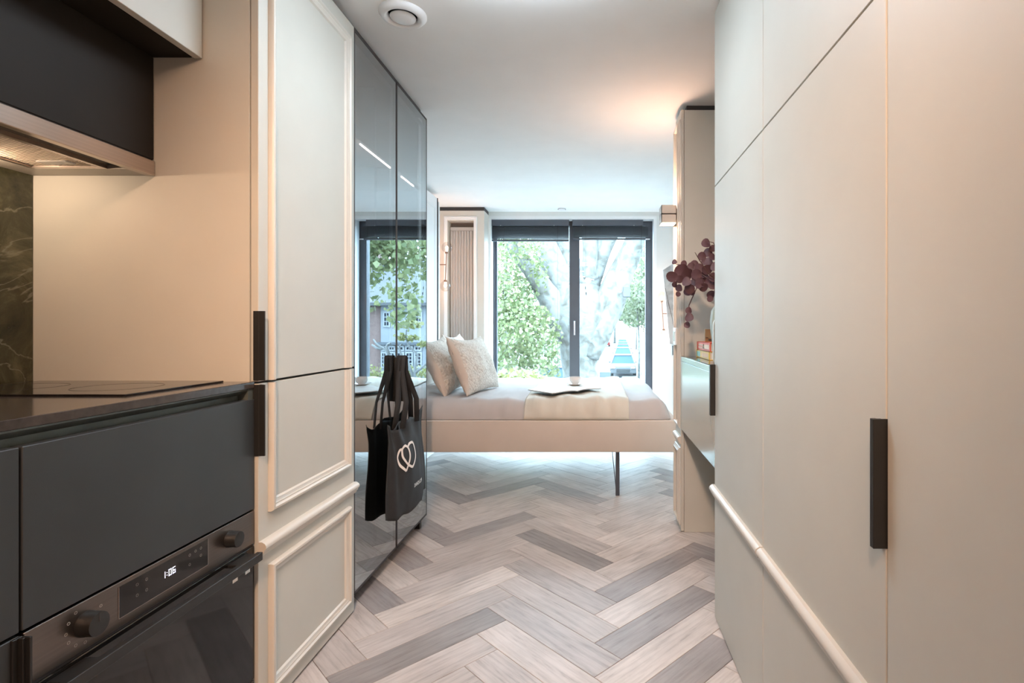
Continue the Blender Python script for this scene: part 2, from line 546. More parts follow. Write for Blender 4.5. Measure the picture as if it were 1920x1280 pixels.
def clip(poly, f):
    out = []
    for i in range(len(poly)):
        a, b = poly[i], poly[(i+1) % len(poly)]
        fa, fb = f(a), f(b)
        if fa >= 0: out.append(a)
        if (fa >= 0) != (fb >= 0):
            t = fa/(fa-fb); out.append(a+(b-a)*t)
    return out


r2 = math.sqrt(2)
cache = {}
nplank = 0
TONES = [(1060, 1030, .08), (909, 992, .30), (790, 1208, .10), (1218, 1077, .22), (1226, 1168, .22), (1297, 1244, .18), (711, 1113, .20), (771, 1038, .28), (1036, 1196, .52), (826, 866, .10),
         (1060, 1093, .50), (945, 923, .36), (818, 996, .30), (1250, 880, .25), (1257, 903, .25), (1262, 926, .28), (840, 927, .34), (1079, 923, .42), (1310, 1030, .25), (860, 975, .8), (900, 1130, .60), (1200, 1120, .9)]
TP = [(((px-1115)*1.1/(py-616)), 1100.0/(py-616), tn) for px, py, tn in TONES]
for c in range(-4, 4):
    for k in range(-4, 40):
        for typ in (0, 1):
            if typ == 0:
                u0, v0, lu, lv = k*PW, k*PW, PL, PW
            else:
                u0, v0, lu, lv = k*PW+PL, k*PW+PW-PL, PW, PL
            u0 += c*PL; v0 -= c*PL
            uc, vc = u0+lu/2, v0+lv/2
            wx, wy = X0+(uc-vc)/r2, Y0+(uc+vc)/r2
            if wx < xmin-0.35 or wx > xmax+0.35 or wy < ymin-0.35 or wy > ymax+0.35: continue
            if wx < -1.30 and wy < 3.2: continue     # wholly under the kitchen units
            if wx > 0.80 and wy < 5: continue
            ang = math.pi/4 if typ == 0 else 3*math.pi/4
            g = 0.0007
            hl, hw = PL/2-g, PW/2-g
            ca, sa = math.cos(ang), math.sin(ang)
            poly = [Vector((wx+ca*a-sa*b, wy+sa*a+ca*b)) for a, b in ((-hl, -hw), (hl, -hw), (hl, hw), (-hl, hw))]
            full = all(xmin < p.x < xmax and ymin < p.y < ymax for p in poly)
            for f in (lambda p: p.x-xmin, lambda p: xmax-p.x, lambda p: p.y-ymin, lambda p: ymax-p.y):
                if poly: poly = clip(poly, f)
            if len(poly) < 3: continue
            if full and typ in cache:
                me = cache[typ]
            else:
                loc = [((p.x-wx)*ca+(p.y-wy)*sa, -(p.x-wx)*sa+(p.y-wy)*ca) for p in poly]
                b = MB()
                e = 0.0010
                cx = sum(p[0] for p in loc)/len(loc); cy = sum(p[1] for p in loc)/len(loc)
                n = len(loc)
                vs = [(x, y, -0.010) for x, y in loc]+[(x, y, -0.0009) for x, y in loc]
                vs += [(x-math.copysign(e, x-cx), y-math.copysign(e, y-cy), 0.0) for x, y in loc]
                fs = [tuple(range(2*n, 3*n))]
                for q in (0, n):
                    for i in range(n):
                        j = (i+1) % n
                        fs.append((q+i, q+j, q+n+j, q+n+i))
                b.raw(vs, fs)
                bmesh.ops.recalc_face_normals(b.bm, faces=b.bm.faces)
                me = bpy.data.meshes.new('plank'); b.bm.to_mesh(me); b.bm.free(); me.materials.append(OAK)
                if full: cache[typ] = me
            o = bpy.data.objects.new('plank', me)
            o.location = (wx, wy, random.uniform(-0.0003, 0.0)); o.rotation_euler = (0, 0, ang)
            o.parent = floor
            tn = random.uniform(0.62, 1.0)
            for qx, qy, t_ in TP:
                la = (qx-wx)*ca+(qy-wy)*sa; lb = -(qx-wx)*sa+(qy-wy)*ca
                if abs(la) < PL/2 and abs(lb) < PW/2: tn = t_
            o['tone'] = tn
            COL.objects.link(o); nplank += 1
print('planks', nplank)
# the strip of floor behind the camera, beyond the picture
bp_ = MB().box(LX, 1.075, -2.2, ymin, -0.012, -0.0005).build('plank_bed', OAK, floor, kind='stuff')

# window: two sliding leaves, anthracite frame
win = struct(MB().box(-1.105, -1.062, 5.66, 5.74, 0.0, 2.262).box(0.54, 0.641, 5.66, 5.74, 0.0, 2.262)
             .box(-1.062, 0.54, 5.66, 5.74, 2.19, 2.262).box(-1.062, 0.54, 5.66, 5.74, 0.0, 0.05).build('window_1', FRAME))
MB().box(-0.267, -0.159, 5.640, 5.70, 0.05, 2.19, 0.003).box(-1.062, -1.04, 5.68, 5.72, 0.05, 2.19).build('sash_frame', FRAME, win)
MB().box(-1.062, -0.267, 5.700, 5.706, 0.05, 2.19).build('pane', GLASS, win)
MB().box(-0.159, 0.54, 5.700, 5.706, 0.05, 2.19).build('pane', GLASS, win)
MB().box(-0.220, -0.205, 5.610, 5.625, 1.03, 1.18, 0.003).box(-0.217, -0.208, 5.62, 5.645, 1.05, 1.065).box(-0.217, -0.208, 5.62, 5.645, 1.145, 1.16).build('window_handle', CHROME, win)
struct(MB().box(-1.105, 0.641, 5.525, 5.66, -0.02, 0.004).build('trim_2', FRAME))

# ------------------------------------------------------------------ kitchen: left side
PX = -0.932      # face of the cream doors
TY0, TY1 = 1.478, 2.066

t = thing('fridge_cabinet', 'tall cream cabinet with moulded doors between worktop and dark glass wardrobe', 'cabinet', (-1.26, 1.77, 0))
MB().box(LX, -0.955, 1.4755, 1.495, 0.0, 2.285, 0.0005).build('side_panel', CREAM, t)
MB().box(LX, -0.956, 1.495, 2.072, 0.0, 2.275).build('carcass', FILLER, t)
MB().box(LX, -0.965, 1.475, 2.072, 2.285, CEIL).build('filler_strip', FILLER, t)
du = MB().box(-0.953, PX, TY0, TY1, 0.9535, 2.268, 0.0012).build('door', CREAM, t)
dl = MB().box(-0.953, PX, TY0, TY1, 0.010, 0.9465, 0.0012).build('door', CREAM, t)
my0, my1 = 1.522, 2.020
f = wallx(PX, 1)
MB().sweep([(my1, 0.9535), (my1, 2.205), (my0, 2.205), (my0, 0.9535)], MOULD, f, False).build('panel_moulding', CREAM_TRIM, du, smooth='auto')
MB().sweep([(my0, 0.9465), (my0, 0.578), (my1, 0.578), (my1, 0.9465)], MOULD, f, False).build('panel_moulding', CREAM_TRIM, dl, smooth='auto')
MB().sweep([(my0, 0.062), (my1, 0.062), (my1, 0.428), (my0, 0.428)], MOULD, f, True).build('panel_moulding', CREAM_TRIM, dl, smooth='auto')
MB().sweep([(TY1, 0.508), (TY0, 0.508)], DADO, f, False).build('dado_moulding', CREAM_TRIM, dl, smooth='auto')
pull(du, PX, 1, 1.4735, 1.4895, 0.957, 1.149)
pull(dl, PX, 1, 1.4735, 1.4895, 0.748, 0.945)

t = thing('upper_cabinet', 'pinkish cream wall cabinet with black underside above the extractor', 'cabinet', (-1.3, 0.9, 1.85))
MB().box(LX+0.013, -1.105, 0.27, 1.473, 1.858, 2.30).build('carcass', CREAM, t)
MB().box(LX+0.013, -1.112, 0.275, 1.472, 1.848, 1.858).build('underside', HOODB, t)
MB().box(-1.105, -1.083, 0.875, 1.472, 1.845, 2.30, 0.001).build('door', CREAM, t)
MB().box(-1.105, -1.083, 0.27, 0.872, 1.845, 2.30, 0.001).build('door', CREAM, t)

t = thing('extractor_hood', 'slim cooker extractor with matt black body and warm steel lip', 'extractor', (-1.39, 1.17, 1.52))
MB().box(LX+0.013, -1.217, 0.875, 1.472, 1.566, 1.847, 0.001).build('body', HOODB, t)
MB().box(-1.235, -1.214, 0.872, 1.4735, 1.521, 1.562, 0.0015).build('front_lip', STEEL, t)
MB().box(-1.2345, -1.22, 0.875, 1.472, 1.560, 1.567).build('shadow_gap', FILLER, t)
hb = MB()
hb.box(LX+0.013, -1.235, 1.412, 1.472, 1.523, 1.560).box(LX+0.013, -1.487, 0.875, 1.412, 1.523, 1.560).box(-1.487, -1.235, 0.875, 0.90, 1.523, 1.56)
hb.box(-1.487, -1.235, 0.90, 1.412, 1.545, 1.56)
hb.build('housing', mat('grey_steel', (0.45, 0.42, 0.38), 0.5, metal=0.4, var=0.04), t)
MB().box(-1.292, -1.235, 0.90, 1.41, 1.533, 1.546).build('vent_strip', BLACK, t)
fb = MB()
fb.box(-1.485, -1.290, 1.396, 1.411, 1.523, 1.540).box(-1.485, -1.290, 0.90, 0.912, 1.523, 1.54)
fb.box(-1.302, -1.290, 0.912, 1.396, 1.523, 1.540).box(-1.485, -1.474, 0.912, 1.396, 1.523, 1.54)
flt = fb.build('grease_filter', STEEL, t)
sb = MB()
y = 0.86
while y < 1.395:
    a0, a1 = y, y+0.075
    x0, x1 = -1.303, -1.473
    pts = []
    if a0 < 0.912: s_ = (0.912-a0)/0.075; x0 = -1.303-0.170*s_; a0 = 0.912
    if a1 > 1.396: s_ = (1.396-y)/0.075; x1 = -1.303-0.170*s_; a1 = 1.396
    if x0 > x1 and a1 > a0:
        sb.prism([(x0, a0), (x0, a0+0.0032), (x1, a1+0.0032), (x1, a1)], lambda p, q: (p, q, 1.5265), lambda p, q: (p, q, 1.5285))
    y += 0.0065
sb.build('filter_mesh', mat('pale_mesh_steel', (0.72, 0.62, 0.52), 0.5, metal=0.3), flt, kind='stuff')
MB().box(-1.42, -1.34, 1.352, 1.380, 1.5235, 1.530, 0.002).build('filter_latch', mat('latch_grey', (0.5, 0.48, 0.45), 0.4), flt)
for yy in (1.02, 1.27):
    MB().lathe([(0.0, 1.5215), (0.017, 1.5215), (0.017, 1.524)], (-1.522, yy, 0), 20).build('lamp_lens', SPOTM, t)
    l = bpy.data.lights.new('hood_light', 'POINT'); l.energy = 1.0; l.color = (1.0, 0.72, 0.50); l.shadow_soft_size = 0.01
    lo = bpy.data.objects.new('hood_light', l); lo.location = (-1.512, yy, 1.506); COL.objects.link(lo)

sp = MB().box(LX, LX+0.012, 0.0, 1.474, 0.955, 1.852).build('splashback', MARBLE)
tag(sp, 'dark green veined marble splashback behind the hob', 'splashback')

wt = MB().box(LX+0.012, -0.940, -0.35, 1.474, 0.936, 0.954, 0.0012).build('worktop', STONE)
tag(wt, 'thin dark polished worktop running to the tall cream cabinet', 'worktop')
t = thing('induction_hob', 'narrow black glass induction hob set on the dark worktop', 'hob', (-1.27, 1.3, 0.954))
MB().box(-1.515, -1.012, 1.150, 1.455, 0.9542, 0.9585, 0.0012, 2).build('glass_plate', HOBG, t)
for (hx, hy) in ((-1.40, 1.30), (-1.16, 1.30)):
    MB().lathe([(0.088, 0.9587), (0.088, 0.9589), (0.0865, 0.9589), (0.0865, 0.9587)], (hx, hy, 0), 48, 'Z', False).build('cooking_zone_ring', mat('dim_ring', (0.035, 0.03, 0.028), 0.2), t)

FX = -0.940
t = thing('oven_cabinet', 'charcoal kitchen base unit with a wide drawer above the built-in oven', 'cabinet', (-1.25, 1.17, 0))
MB().box(LX, -0.976, 0.872, 1.474, 0.10, 0.133).box(LX, -0.976, 0.872, 0.8775, 0.133, 0.5995).box(LX, -0.99, 0.872, 1.474, 0.5995, 0.888).build('carcass', CHAR, t)
MB().box(-0.962, FX, 0.876, 1.4735, 0.6035, 0.906, 0.0012).build('drawer_front', CHAR, t)
MB().box(-0.962, FX, 0.876, 1.4735, 0.10, 0.131, 0.001).build('bottom_panel', CHAR, t)
MB().box(LX, -0.99, 0.872, 1.474, 0.0, 0.10).build('plinth', CHAR, t)
cb = MB()
cb.prism([(-0.945, 0.936), (-0.945, 0.932), (-0.972, 0.918), (-0.972, 0.890), (-0.980, 0.890), (-0.980, 0.936)], lambda a, b: (a, 0.0, b), lambda a, b: (a, 1.452, b))
cb.box(-0.975, -0.944, 1.452, 1.4735, 0.893, 0.936)
ch = cb.build('grip_channel', CHANNEL)
tag(ch, 'grey green recessed grip channel under the worktop edge', 'channel')

t = thing('base_cabinet', 'charcoal base unit at the left edge with a drawer over a door', 'cabinet', (-1.25, 0.57, 0))
MB().box(LX, -0.972, 0.272, 0.870, 0.10, 0.888).build('carcass', CHAR, t)
MB().box(-0.962, FX, 0.272, 0.8715, 0.6035, 0.906, 0.0012).build('drawer_front', CHAR, t)
dd = MB().box(-0.962, FX, 0.272, 0.8715, 0.10, 0.598, 0.0012).build('door', CHAR, t)
pull(dd, FX, 1, 0.8735, 0.8575, 0.40, 0.5975)
MB().box(LX, -0.99, 0.272, 0.870, 0.0, 0.10).build('plinth', CHAR, t)
t = thing('base_cabinet', 'charcoal base unit beyond the left edge, nearest the camera', 'cabinet', (-1.25, -0.03, 0))
MB().box(LX, -0.972, -0.35, 0.270, 0.10, 0.888).box(LX, -0.99, -0.35, 0.27, 0, 0.1).build('carcass', CHAR, t)
MB().box(-0.962, FX, -0.35, 0.2685, 0.10, 0.906, 0.0012).build('door', CHAR, t)

# oven
t = thing('oven', 'built-in compact oven with brown steel control panel and black glass door', 'oven', (-1.1, 1.17, 0.135))
pnl = MB().box(-0.972, FX, 0.878, 1.4735, 0.509, 0.5985, 0.001).build('control_panel', DSTEEL, t)
MB().box(FX-0.001, FX+0.0006, 1.053, 1.296, 0.527, 0.5895).build('display', OVENG, pnl)
MB().box(FX, FX+0.0009, 1.053, 1.296, 0.5262, 0.5272).box(FX, FX+0.0009, 1.0525, 1.0535, 0.527, 0.5895).box(FX, FX+0.0009, 1.2955, 1.2965, 0.527, 0.5895).build('display_rim', STEEL, pnl)


def seg7(b, y, z, w, h, on, X):
    k = w*0.17
    R = {'a': (0, w, h-k, h), 'd': (0, w, 0, k), 'g': (0, w, h/2-k/2, h/2+k/2), 'f': (0, k, h/2, h), 'e': (0, k, 0, h/2), 'b': (w-k, w, h/2, h), 'c': (w-k, w, 0, h/2)}
    for s_ in on:
        a = R[s_]; b.box(X, X+0.0004, y+a[0], y+a[1], z+a[2], z+a[3])


b = MB(); XD = FX+0.0007
seg7(b, 1.160, 0.555, 0.0065, 0.014, 'bc', XD)
b.box(XD, XD+0.0004, 1.1705, 1.172, 0.5585, 0.560).box(XD, XD+0.0004, 1.1705, 1.172, 0.564, 0.5655)
seg7(b, 1.176, 0.555, 0.0075, 0.014, 'abcdef', XD)
seg7(b, 1.187, 0.555, 0.0075, 0.014, 'acdefg', XD)
b.build('clock_digits', DIGIT, pnl, label='glowing white clock reading 1:06')
b = MB()
for (yy, zz) in ((1.095, 0.575), (1.118, 0.575), (1.095, 0.553), (1.118, 0.553), (1.237, 0.575), (1.255, 0.577), (1.272, 0.577), (1.237, 0.553), (1.272, 0.560)):
    b.lathe([(0.0032, 0), (0.0032, 0.0003), (0.0024, 0.0003), (0.0024, 0)], (XD, yy, zz), 10, 'X', False)
b.build('touch_symbols', GREYP, pnl, kind='stuff')
for (yy, zz, r) in ((0.984, 0.556, 0.0225), (1.372, 0.559, 0.0205)):
    k = MB().lathe([(r*1.0, 0.0), (r, 0.006), (r*0.96, 0.008), (r*0.96, 0.024), (r*0.93, 0.0265), (r*0.80, 0.0268), (0, 0.0262)], (FX, yy, zz), 36, 'X').build('knob', BLACK, pnl, smooth='auto')
    MB().box(FX+0.0262, FX+0.0272, yy-0.0006, yy+0.0006, zz+0.004, zz+r*0.9).build('pointer', FILLER, k)
b = MB()
for a in range(0, 360, 30):
    if a in (60, 90): continue
    yy = 0.984+0.036*math.cos(math.radians(a)); zz = 0.556+0.034*math.sin(math.radians(a))
    b.lathe([(0.0030, 0), (0.0030, 0.0003), (0.0021, 0.0003), (0.0021, 0)], (FX+0.0001, yy, zz), 8, 'X', False)
b.build('function_symbols', mat('light_grey_print', (0.4, 0.38, 0.35), 0.6), pnl, kind='stuff')
MB().box(-0.972, FX-0.004, 0.878, 1.4735, 0.5015, 0.509).build('gap', FILLER, t)
door = MB().box(-0.972, FX, 0.878, 1.4735, 0.135, 0.5015, 0.0015).build('door', OVENG, t)
MB().box(-0.914, -0.899, 0.905, 1.445, 0.474, 0.496, 0.001).box(FX, -0.912, 1.365, 1.437, 0.486, 0.4945, 0.001).box(FX, -0.912, 0.913, 0.985, 0.486, 0.4945, 0.001).build('handle', BLACK, door)
for (ya, w) in ((1.385, 0.020), (1.435, 0.020)):
    b = MB()
    for i in range(5):
        b.box(FX, FX+0.0004, ya+i*w/5, ya+(i+0.75)*w/5, 0.438, 0.449)
    b.box(FX, FX+0.0004, ya, ya+w, 0.447, 0.450)
    b.build('sticker', PRINTW, door)

# ------------------------------------------------------------------ dark glass wardrobe
GX = -0.940
t = thing('glass_wardrobe', 'tall wardrobe with two dark mirror-like glass doors and the tote on its handle', 'wardrobe', (-1.2, 2.53, 0))
MB().box(LX, -0.985, 2.075, 2.095, 0.06, 2.262).box(LX, -0.985, 2.958, 2.983, 0.06, 2.262).box(LX, LX+0.01, 2.09, 2.96, 0.06, 2.262) \
    .box(LX, -0.985, 2.09, 2.96, 0.06, 0.09).box(LX, -0.985, 2.09, 2.96, 2.24, 2.262).box(LX, -1.04, 2.52, 2.54, 0.09, 2.24).build('carcass', mat('dark_interior', (0.10, 0.10, 0.10), 0.6), t)
for (ya, yb) in ((2.083, 2.5265), (2.5335, 2.983)):
    d = MB()
    fw = 0.016
    d.box(-0.962, GX+0.001, ya, ya+0.006, 0.060, 2.272).box(-0.962, GX+0.001, yb-0.006, yb, 0.060, 2.272)
    d.box(-0.962, GX+0.001, ya, yb, 2.262, 2.272).box(-0.962, GX+0.001, ya, yb, 0.060, 0.070)
    d = d.build('door', FILLER, t)
    MB().box(GX-0.004, GX, ya+0.006, yb-0.006, 0.070, 2.262).build('pane', DARKG, d)
    # inner slim profile seen through the glass
    MB().sweep([(ya+0.02, 0.10), (yb-0.02, 0.10), (yb-0.02, 2.23), (ya+0.02, 2.23)], [(0, 0), (0, 0.008), (0.02, 0.008), (0.02, 0)], wallx(-0.957, 1), True).build('inner_frame', mat('grey_profile', (0.30, 0.33, 0.34), 0.5), d)
for (ya, yb) in ((2.167, 2.507), (2.63, 2.807)):
    MB().box(-0.9555, -0.9515, ya, yb, 1.847, 1.8530).build('led_strip', LEDM, t)
MB().box(LX, -0.975, 2.09, 2.52, 1.862, 1.882).box(LX, -0.975, 2.54, 2.96, 1.862, 1.882).build('shelf', mat('shelf_grey', (0.35, 0.35, 0.35), 0.6), t)
MB().box(-1.54, -0.965, 2.075, 2.955, 2.268, CEIL).build('filler_strip', FILLER, t)
MB().box(-1.0, -0.962, 2.93, 2.96, 0.0, 0.06).box(-1.0, -0.962, 2.10, 2.13, 0.0, 0.06).box(-1.5, -1.0, 2.08, 2.97, 0.0, 0.06).build('foot', BLACK, t)
pl = MB()
pl.box(GX, GX+0.012, 2.512, 2.530, 0.757, 0.965, 0.001).box(GX+0.012, GX+0.034, 2.520, 2.530, 0.757, 0.965, 0.001)
pl.build('handle', BLACK, t)

# tote bag hanging from that handle
TB = Vector((-0.90, 2.53, 0.25))
t = thing('tote_bag', 'black cotton tote bag with pale leaf outlines hanging by its straps', 'bag', TB)


def bag_pt(a, v):
    """a: angle round the bag, v: 0 bottom .. 1 top -> world point"""
    s_ = math.cos(a)                       # -1 near end .. +1 far end
    yc = 2.535+0.014*(1-v)
    half = 0.262 - 0.052*v + 0.020*max(0, v-0.82)/0.18 + 0.006*math.sin(7*v)
    yy = yc+half*math.copysign(abs(s_)**0.8, s_)
    bulge = 0.050*(1-0.55*v)*math.sin(math.pi*min(1, 0.12+v*0.9))**0.5+0.006
    fr = math.sin(a) > 0
    wr = 0.0045*math.sin(7*s_+4*v+0.6)*(0.3+0.7*(1-v)) + 0.0012*math.sin(21*s_-5*v+1)
    edge = max(0, abs(s_)-0.45)
    wr += edge*0.022*math.sin(16*s_+3.2*v) + max(0, v-0.75)*0.05*math.sin(13*s_+2)
    h = (1-abs(s_)**3)
    xm = -0.896
    xx = xm + math.sin(a)*bulge*h*(1 if fr else 0.55) + (wr if fr else wr*0.3)*(h*0.7+0.3)
    zb = 0.280-0.035*(1-abs(s_+0.25)**2*0.75)-0.012*s_+0.005*math.sin(11*s_)
    zt = 0.664+0.010*s_+0.012*math.cos(6*s_+(0 if fr else 1.5))+0.020*max(0, abs(s_)-0.8)/0.2
    return Vector((max(xx, -0.934), yy, zb+(zt-zb)*v))


b = MB(); R, C = 26, 64
rows = [[b.bm.verts.new(bag_pt(2*math.pi*k/C, i/R)) for k in range(C)] for i in range(R+1)]
for i in range(R):
    for k in range(C):
        b.bm.faces.new((rows[i][k], rows[i][(k+1) % C], rows[i+1][(k+1) % C], rows[i+1][k]))
for k in range(1, C//2):
    q = [rows[0][k], rows[0][(k+1) % C] if k+1 <= C//2 else rows[0][C//2], rows[0][(C-k-1) % C], rows[0][C-k]]
    if len(set(q)) == 4: b.bm.faces.new(q)
body = b.build('bag_body', CANVAS, t, smooth=True)
bmod = body.modifiers.new('solid', 'SOLIDIFY'); bmod.thickness = 0.0018


def front_x(yy, zz):
    best = None
    lo_, hi_ = 0.05, math.pi-0.05
    v = (zz-0.26)/(0.68-0.26)
    for _ in range(3):
        lo_, hi_ = 0.02, math.pi-0.02
        for _ in range(26):
            mid = (lo_+hi_)/2
            if bag_pt(mid, v).y > yy: lo_ = mid
            else: hi_ = mid
        p = bag_pt(mid, v)
        v = min(1, max(0, v+(zz-p.z)/0.41))
    return p.x


def onbag(px, py):
    xx = -0.866
    for _ in range(14):
        yy = -xx*1000/(1115-px); zz = CAMZ-(py-616)/1000*yy
        xx = 0.6*xx+0.4*front_x(yy, zz)
    return yy, zz


def logo(pts, w, closed=False):
    # Catmull-Rom in the fabric plane, ribbon laid on the cloth
    P = pts; out = []
    for i in range(len(P)-1):
        p0, p1, p2, p3 = P[max(i-1, 0)], P[i], P[i+1], P[min(i+2, len(P)-1)]
        for j in range(5):
            q = j/5
            out.append(tuple(0.5*((2*p1[d])+(-p0[d]+p2[d])*q+(2*p0[d]-5*p1[d]+4*p2[d]-p3[d])*q*q+(-p0[d]+3*p1[d]-3*p2[d]+p3[d])*q**3) for d in (0, 1)))
    out.append(P[-1])
    b = MB(); prev = None
    for i, p in enumerate(out):
        a = Vector(out[min(i+1, len(out)-1)])-Vector(out[max(i-1, 0)]); a.normalize()
        n = Vector((-a.y, a.x))*w/2
        e = []
        for s_ in (-1, 1):
            yy, zz = p[0]+n.x*s_, p[1]+n.y*s_
            e.append(b.bm.verts.new((front_x(yy, zz)+0.0030, yy, zz)))
        if prev: b.bm.faces.new((prev[0], prev[1], e[1], e[0]))
        prev = e
    return b


lp = [(325, 335), (290, 325), (245, 420), (240, 500), (290, 620), (400, 715)]
lp2 = [(400, 715), (440, 600), (470, 480), (465, 370), (430, 280), (380, 250), (335, 300), (325, 380), (350, 480), (430, 590), (515, 640)]
lp3 = [(515, 640), (560, 520), (570, 400), (545, 260), (515, 185), (465, 200), (432, 265)]
for nm, L in (('a', lp), ('b', lp2), ('c', lp3)):
    pts = [onbag(720+cx/9.85, 810+cy/9.85) for cx, cy in L]
    b = logo(pts, 0.0115)
    if nm == 'a': lg = b
    else:
        me = bpy.data.meshes.new('t'); b.bm.to_mesh(me); b.bm.free(); lg.bm.from_mesh(me); bpy.data.meshes.remove(me)
lg.build('printed_emblem', PRINT, body, label='pale outline of two interlocked leaf shapes')
# the small line of lettering
cu = bpy.data.curves.new('lettering', 'FONT'); cu.body = 'DANDI.COM'; cu.size = 1.0; cu.offset = 0.02; cu.resolution_u = 2
to = bpy.data.objects.new('lettering', cu); COL.objects.link(to)
bpy.context.view_layer.update()
dg = bpy.context.evaluated_depsgraph_get()
me = bpy.data.meshes.new_from_object(to.evaluated_get(dg))
COL.objects.unlink(to); bpy.data.objects.remove(to)
mw = max(v.co.x for v in me.vertices)
sc_ = 0.118/mw
for v in me.vertices:
    yy = 2.497+v.co.x*sc_; zz = 0.357+v.co.y*sc_*1.15
    v.co = Vector((front_x(yy, zz)+0.0034, yy, zz))
me.materials.append(PRINTW)
lo = bpy.data.objects.new('lettering', me); COL.objects.link(lo); lo.parent = body
lo['label'] = 'small white capital lettering'

def strap(y_a, y_b, x, top_x, name='strap'):
    pts = []
    za = 0.675
    path = [(y_a, x, za), (y_a+0.035, x+0.004, 0.76), (2.502, top_x-0.002, 0.90), (2.509, top_x, 0.962), (2.516, top_x, 0.972), (2.531, top_x, 0.973), (2.538, top_x, 0.960), (2.548, top_x, 0.90), (y_b-0.02, x+0.004, 0.76), (y_b, x, za)]
    b = MB(); prev = None
    for i, (yy, xx, zz) in enumerate(path):
        w = 0.013
        e = [b.bm.verts.new((xx-w, yy, zz)), b.bm.verts.new((xx+w, yy, zz))] if 1 < i < 8 else \
            [b.bm.verts.new((xx-0.009, yy-0.010, zz-0.03 if i in (0, 9) else zz)), b.bm.verts.new((xx+0.009, yy+0.010, zz-0.03 if i in (0, 9) else zz))]
        if prev: b.bm.faces.new((prev[0], prev[1], e[1], e[0]))
        prev = e
    o = b.build(name, CANVAS, t, smooth=True)
    m = o.modifiers.new('s', 'SOLIDIFY'); m.thickness = 0.002; m.offset = 0
    return o


strap(2.43, 2.625, -0.875, -0.903)
strap(2.42, 2.635, -0.908, -0.918)

# ------------------------------------------------------------------ ceiling fittings
t = thing('ceiling_vent', 'round white extract valve on the ceiling near the wardrobe', 'vent', (-0.737, 2.05, CEIL))
MB().lathe([(0.088, 0.0), (0.0885, -0.006), (0.080, -0.016), (0.068, -0.022), (0.058, -0.016), (0.053, -0.004), (0.053, 0.0)], (-0.737, 2.05, CEIL), 56, 'Z', False).build('ring', WHITE, t, smooth=True)
MB().lathe([(0.0, -0.024), (0.030, -0.0235), (0.047, -0.018), (0.048, -0.014), (0.02, -0.010), (0.0, -0.010)], (-0.737, 2.05, CEIL), 48).build('disc', WHITE, t, smooth=True)
MB().cyl((-0.737, 2.05, CEIL), (-0.737, 2.05, CEIL-0.012), 0.008).build('stem', CHROME, t)
MB().lathe([(0.0, -0.0012), (0.053, -0.0012)], (-0.737, 2.05, CEIL), 40).build('dark_throat', FILLER, t)
t = thing('smoke_detector', 'small white round detector on the ceiling in front of the window', 'detector', (-0.33, 5.36, CEIL))
MB().lathe([(0.040, 0.0), (0.040, -0.010), (0.034, -0.016), (0.0, -0.018)], (-0.33, 5.36, CEIL), 32).build('body', WHITE, t, smooth='auto')
MB().lathe([(0.041, -0.011), (0.041, -0.013), (0.036, -0.013)], (-0.33, 5.36, CEIL), 32).build('band', FILLER, t)
t = thing('added_spotlight', 'added black ceiling spotlight, unseen behind the camera', 'spotlight', (-0.15, -0.40, CEIL))  # fitting made up to carry the added warm spot
MB().tube([(-0.15, -0.42, CEIL), (-0.15, -0.42, CEIL-0.07)], 0.008, 10).build('stem', BLACK, t)
hd = MB().lathe([(0.0, 0), (0.036, 0), (0.040, 0.01), (0.040, 0.09), (0.036, 0.09), (0.036, 0.02), (0, 0.02)], (0, 0, 0), 24, 'Z', False).build('head', BLACK, t)
hd.location = Vector((-0.15, -0.46, 2.215))-Vector(t.location); hd.rotation_euler = (Vector((0, 3.8, -1.6))).to_track_quat('Z', 'Y').to_euler()
t = thing('added_ceiling_panel', 'added flat light panel on the ceiling, unseen, brightening the corridor', 'ceiling light', (-0.24, 1.66, CEIL))
MB().box(-0.51, 0.03, 1.49, 1.83, CEIL-0.012, CEIL, 0.003).build('frame', WHITE, t)
MB().box(-0.49, 0.01, 1.51, 1.81, CEIL-0.052, CEIL-0.0118, 0.004).build('diffuser', emit('panel_diffuser', (0.76, 0.89, 1.0), 12), t)  # added glowing box, its sides also brighten the ceiling around it
for (x, y, wh) in ((-0.30, 0.35, 'just above the camera'), (-0.30, -0.75, 'behind the camera, middle of the three'), (-0.10, -1.5, 'farthest behind the camera')):  # fittings for the added downlights
    t = thing('added_downlight', 'added unseen ceiling lamp '+wh, 'added_downlight', (x, y, CEIL), 'added ceiling downlights of the kitchen')
    MB().lathe([(0.05, 0.0), (0.05, -0.004), (0.038, -0.006), (0.036, -0.002), (0.036, 0)], (x, y, CEIL), 28).build('ring', WHITE, t)
    MB().lathe([(0.0, -0.003), (0.036, -0.003)], (x, y, CEIL), 24).build('lens', DOWNL, t)

# ------------------------------------------------------------------ bedroom left: white panels, radiator housing
t = thing('white_wardrobe', 'white panelled tall unit behind the dark glass wardrobe', 'wardrobe', (-1.48, 3.9, 0))
MB().box(LX, -1.425, 2.99, 4.80, 0.0, 2.272).build('carcass', WHITE, t)
for (ya, yb) in ((2.992, 3.592), (3.596, 4.196), (4.200, 4.770)):
    d = MB().box(-1.425, -1.410, ya, yb, 0.012, 2.268, 0.001).build('door', WHITE, t)
    MB().sweep([(yb-0.06, 0.10), (yb-0.06, 2.18), (ya+0.06, 2.18), (ya+0.06, 0.10)], [(a*0.6, b*0.5) for a, b in MOULD], wallx(-1.410, 1), True).build('panel_moulding', WHITE, d)
MB().box(-1.425, -1.405, 4.778, 4.784, 0.0, 2.27).build('edge_profile', FILLER, t)
MB().box(-1.43, -1.400, 4.786, 4.82, 0.0, 2.24).build('end_post', WHITE, t)

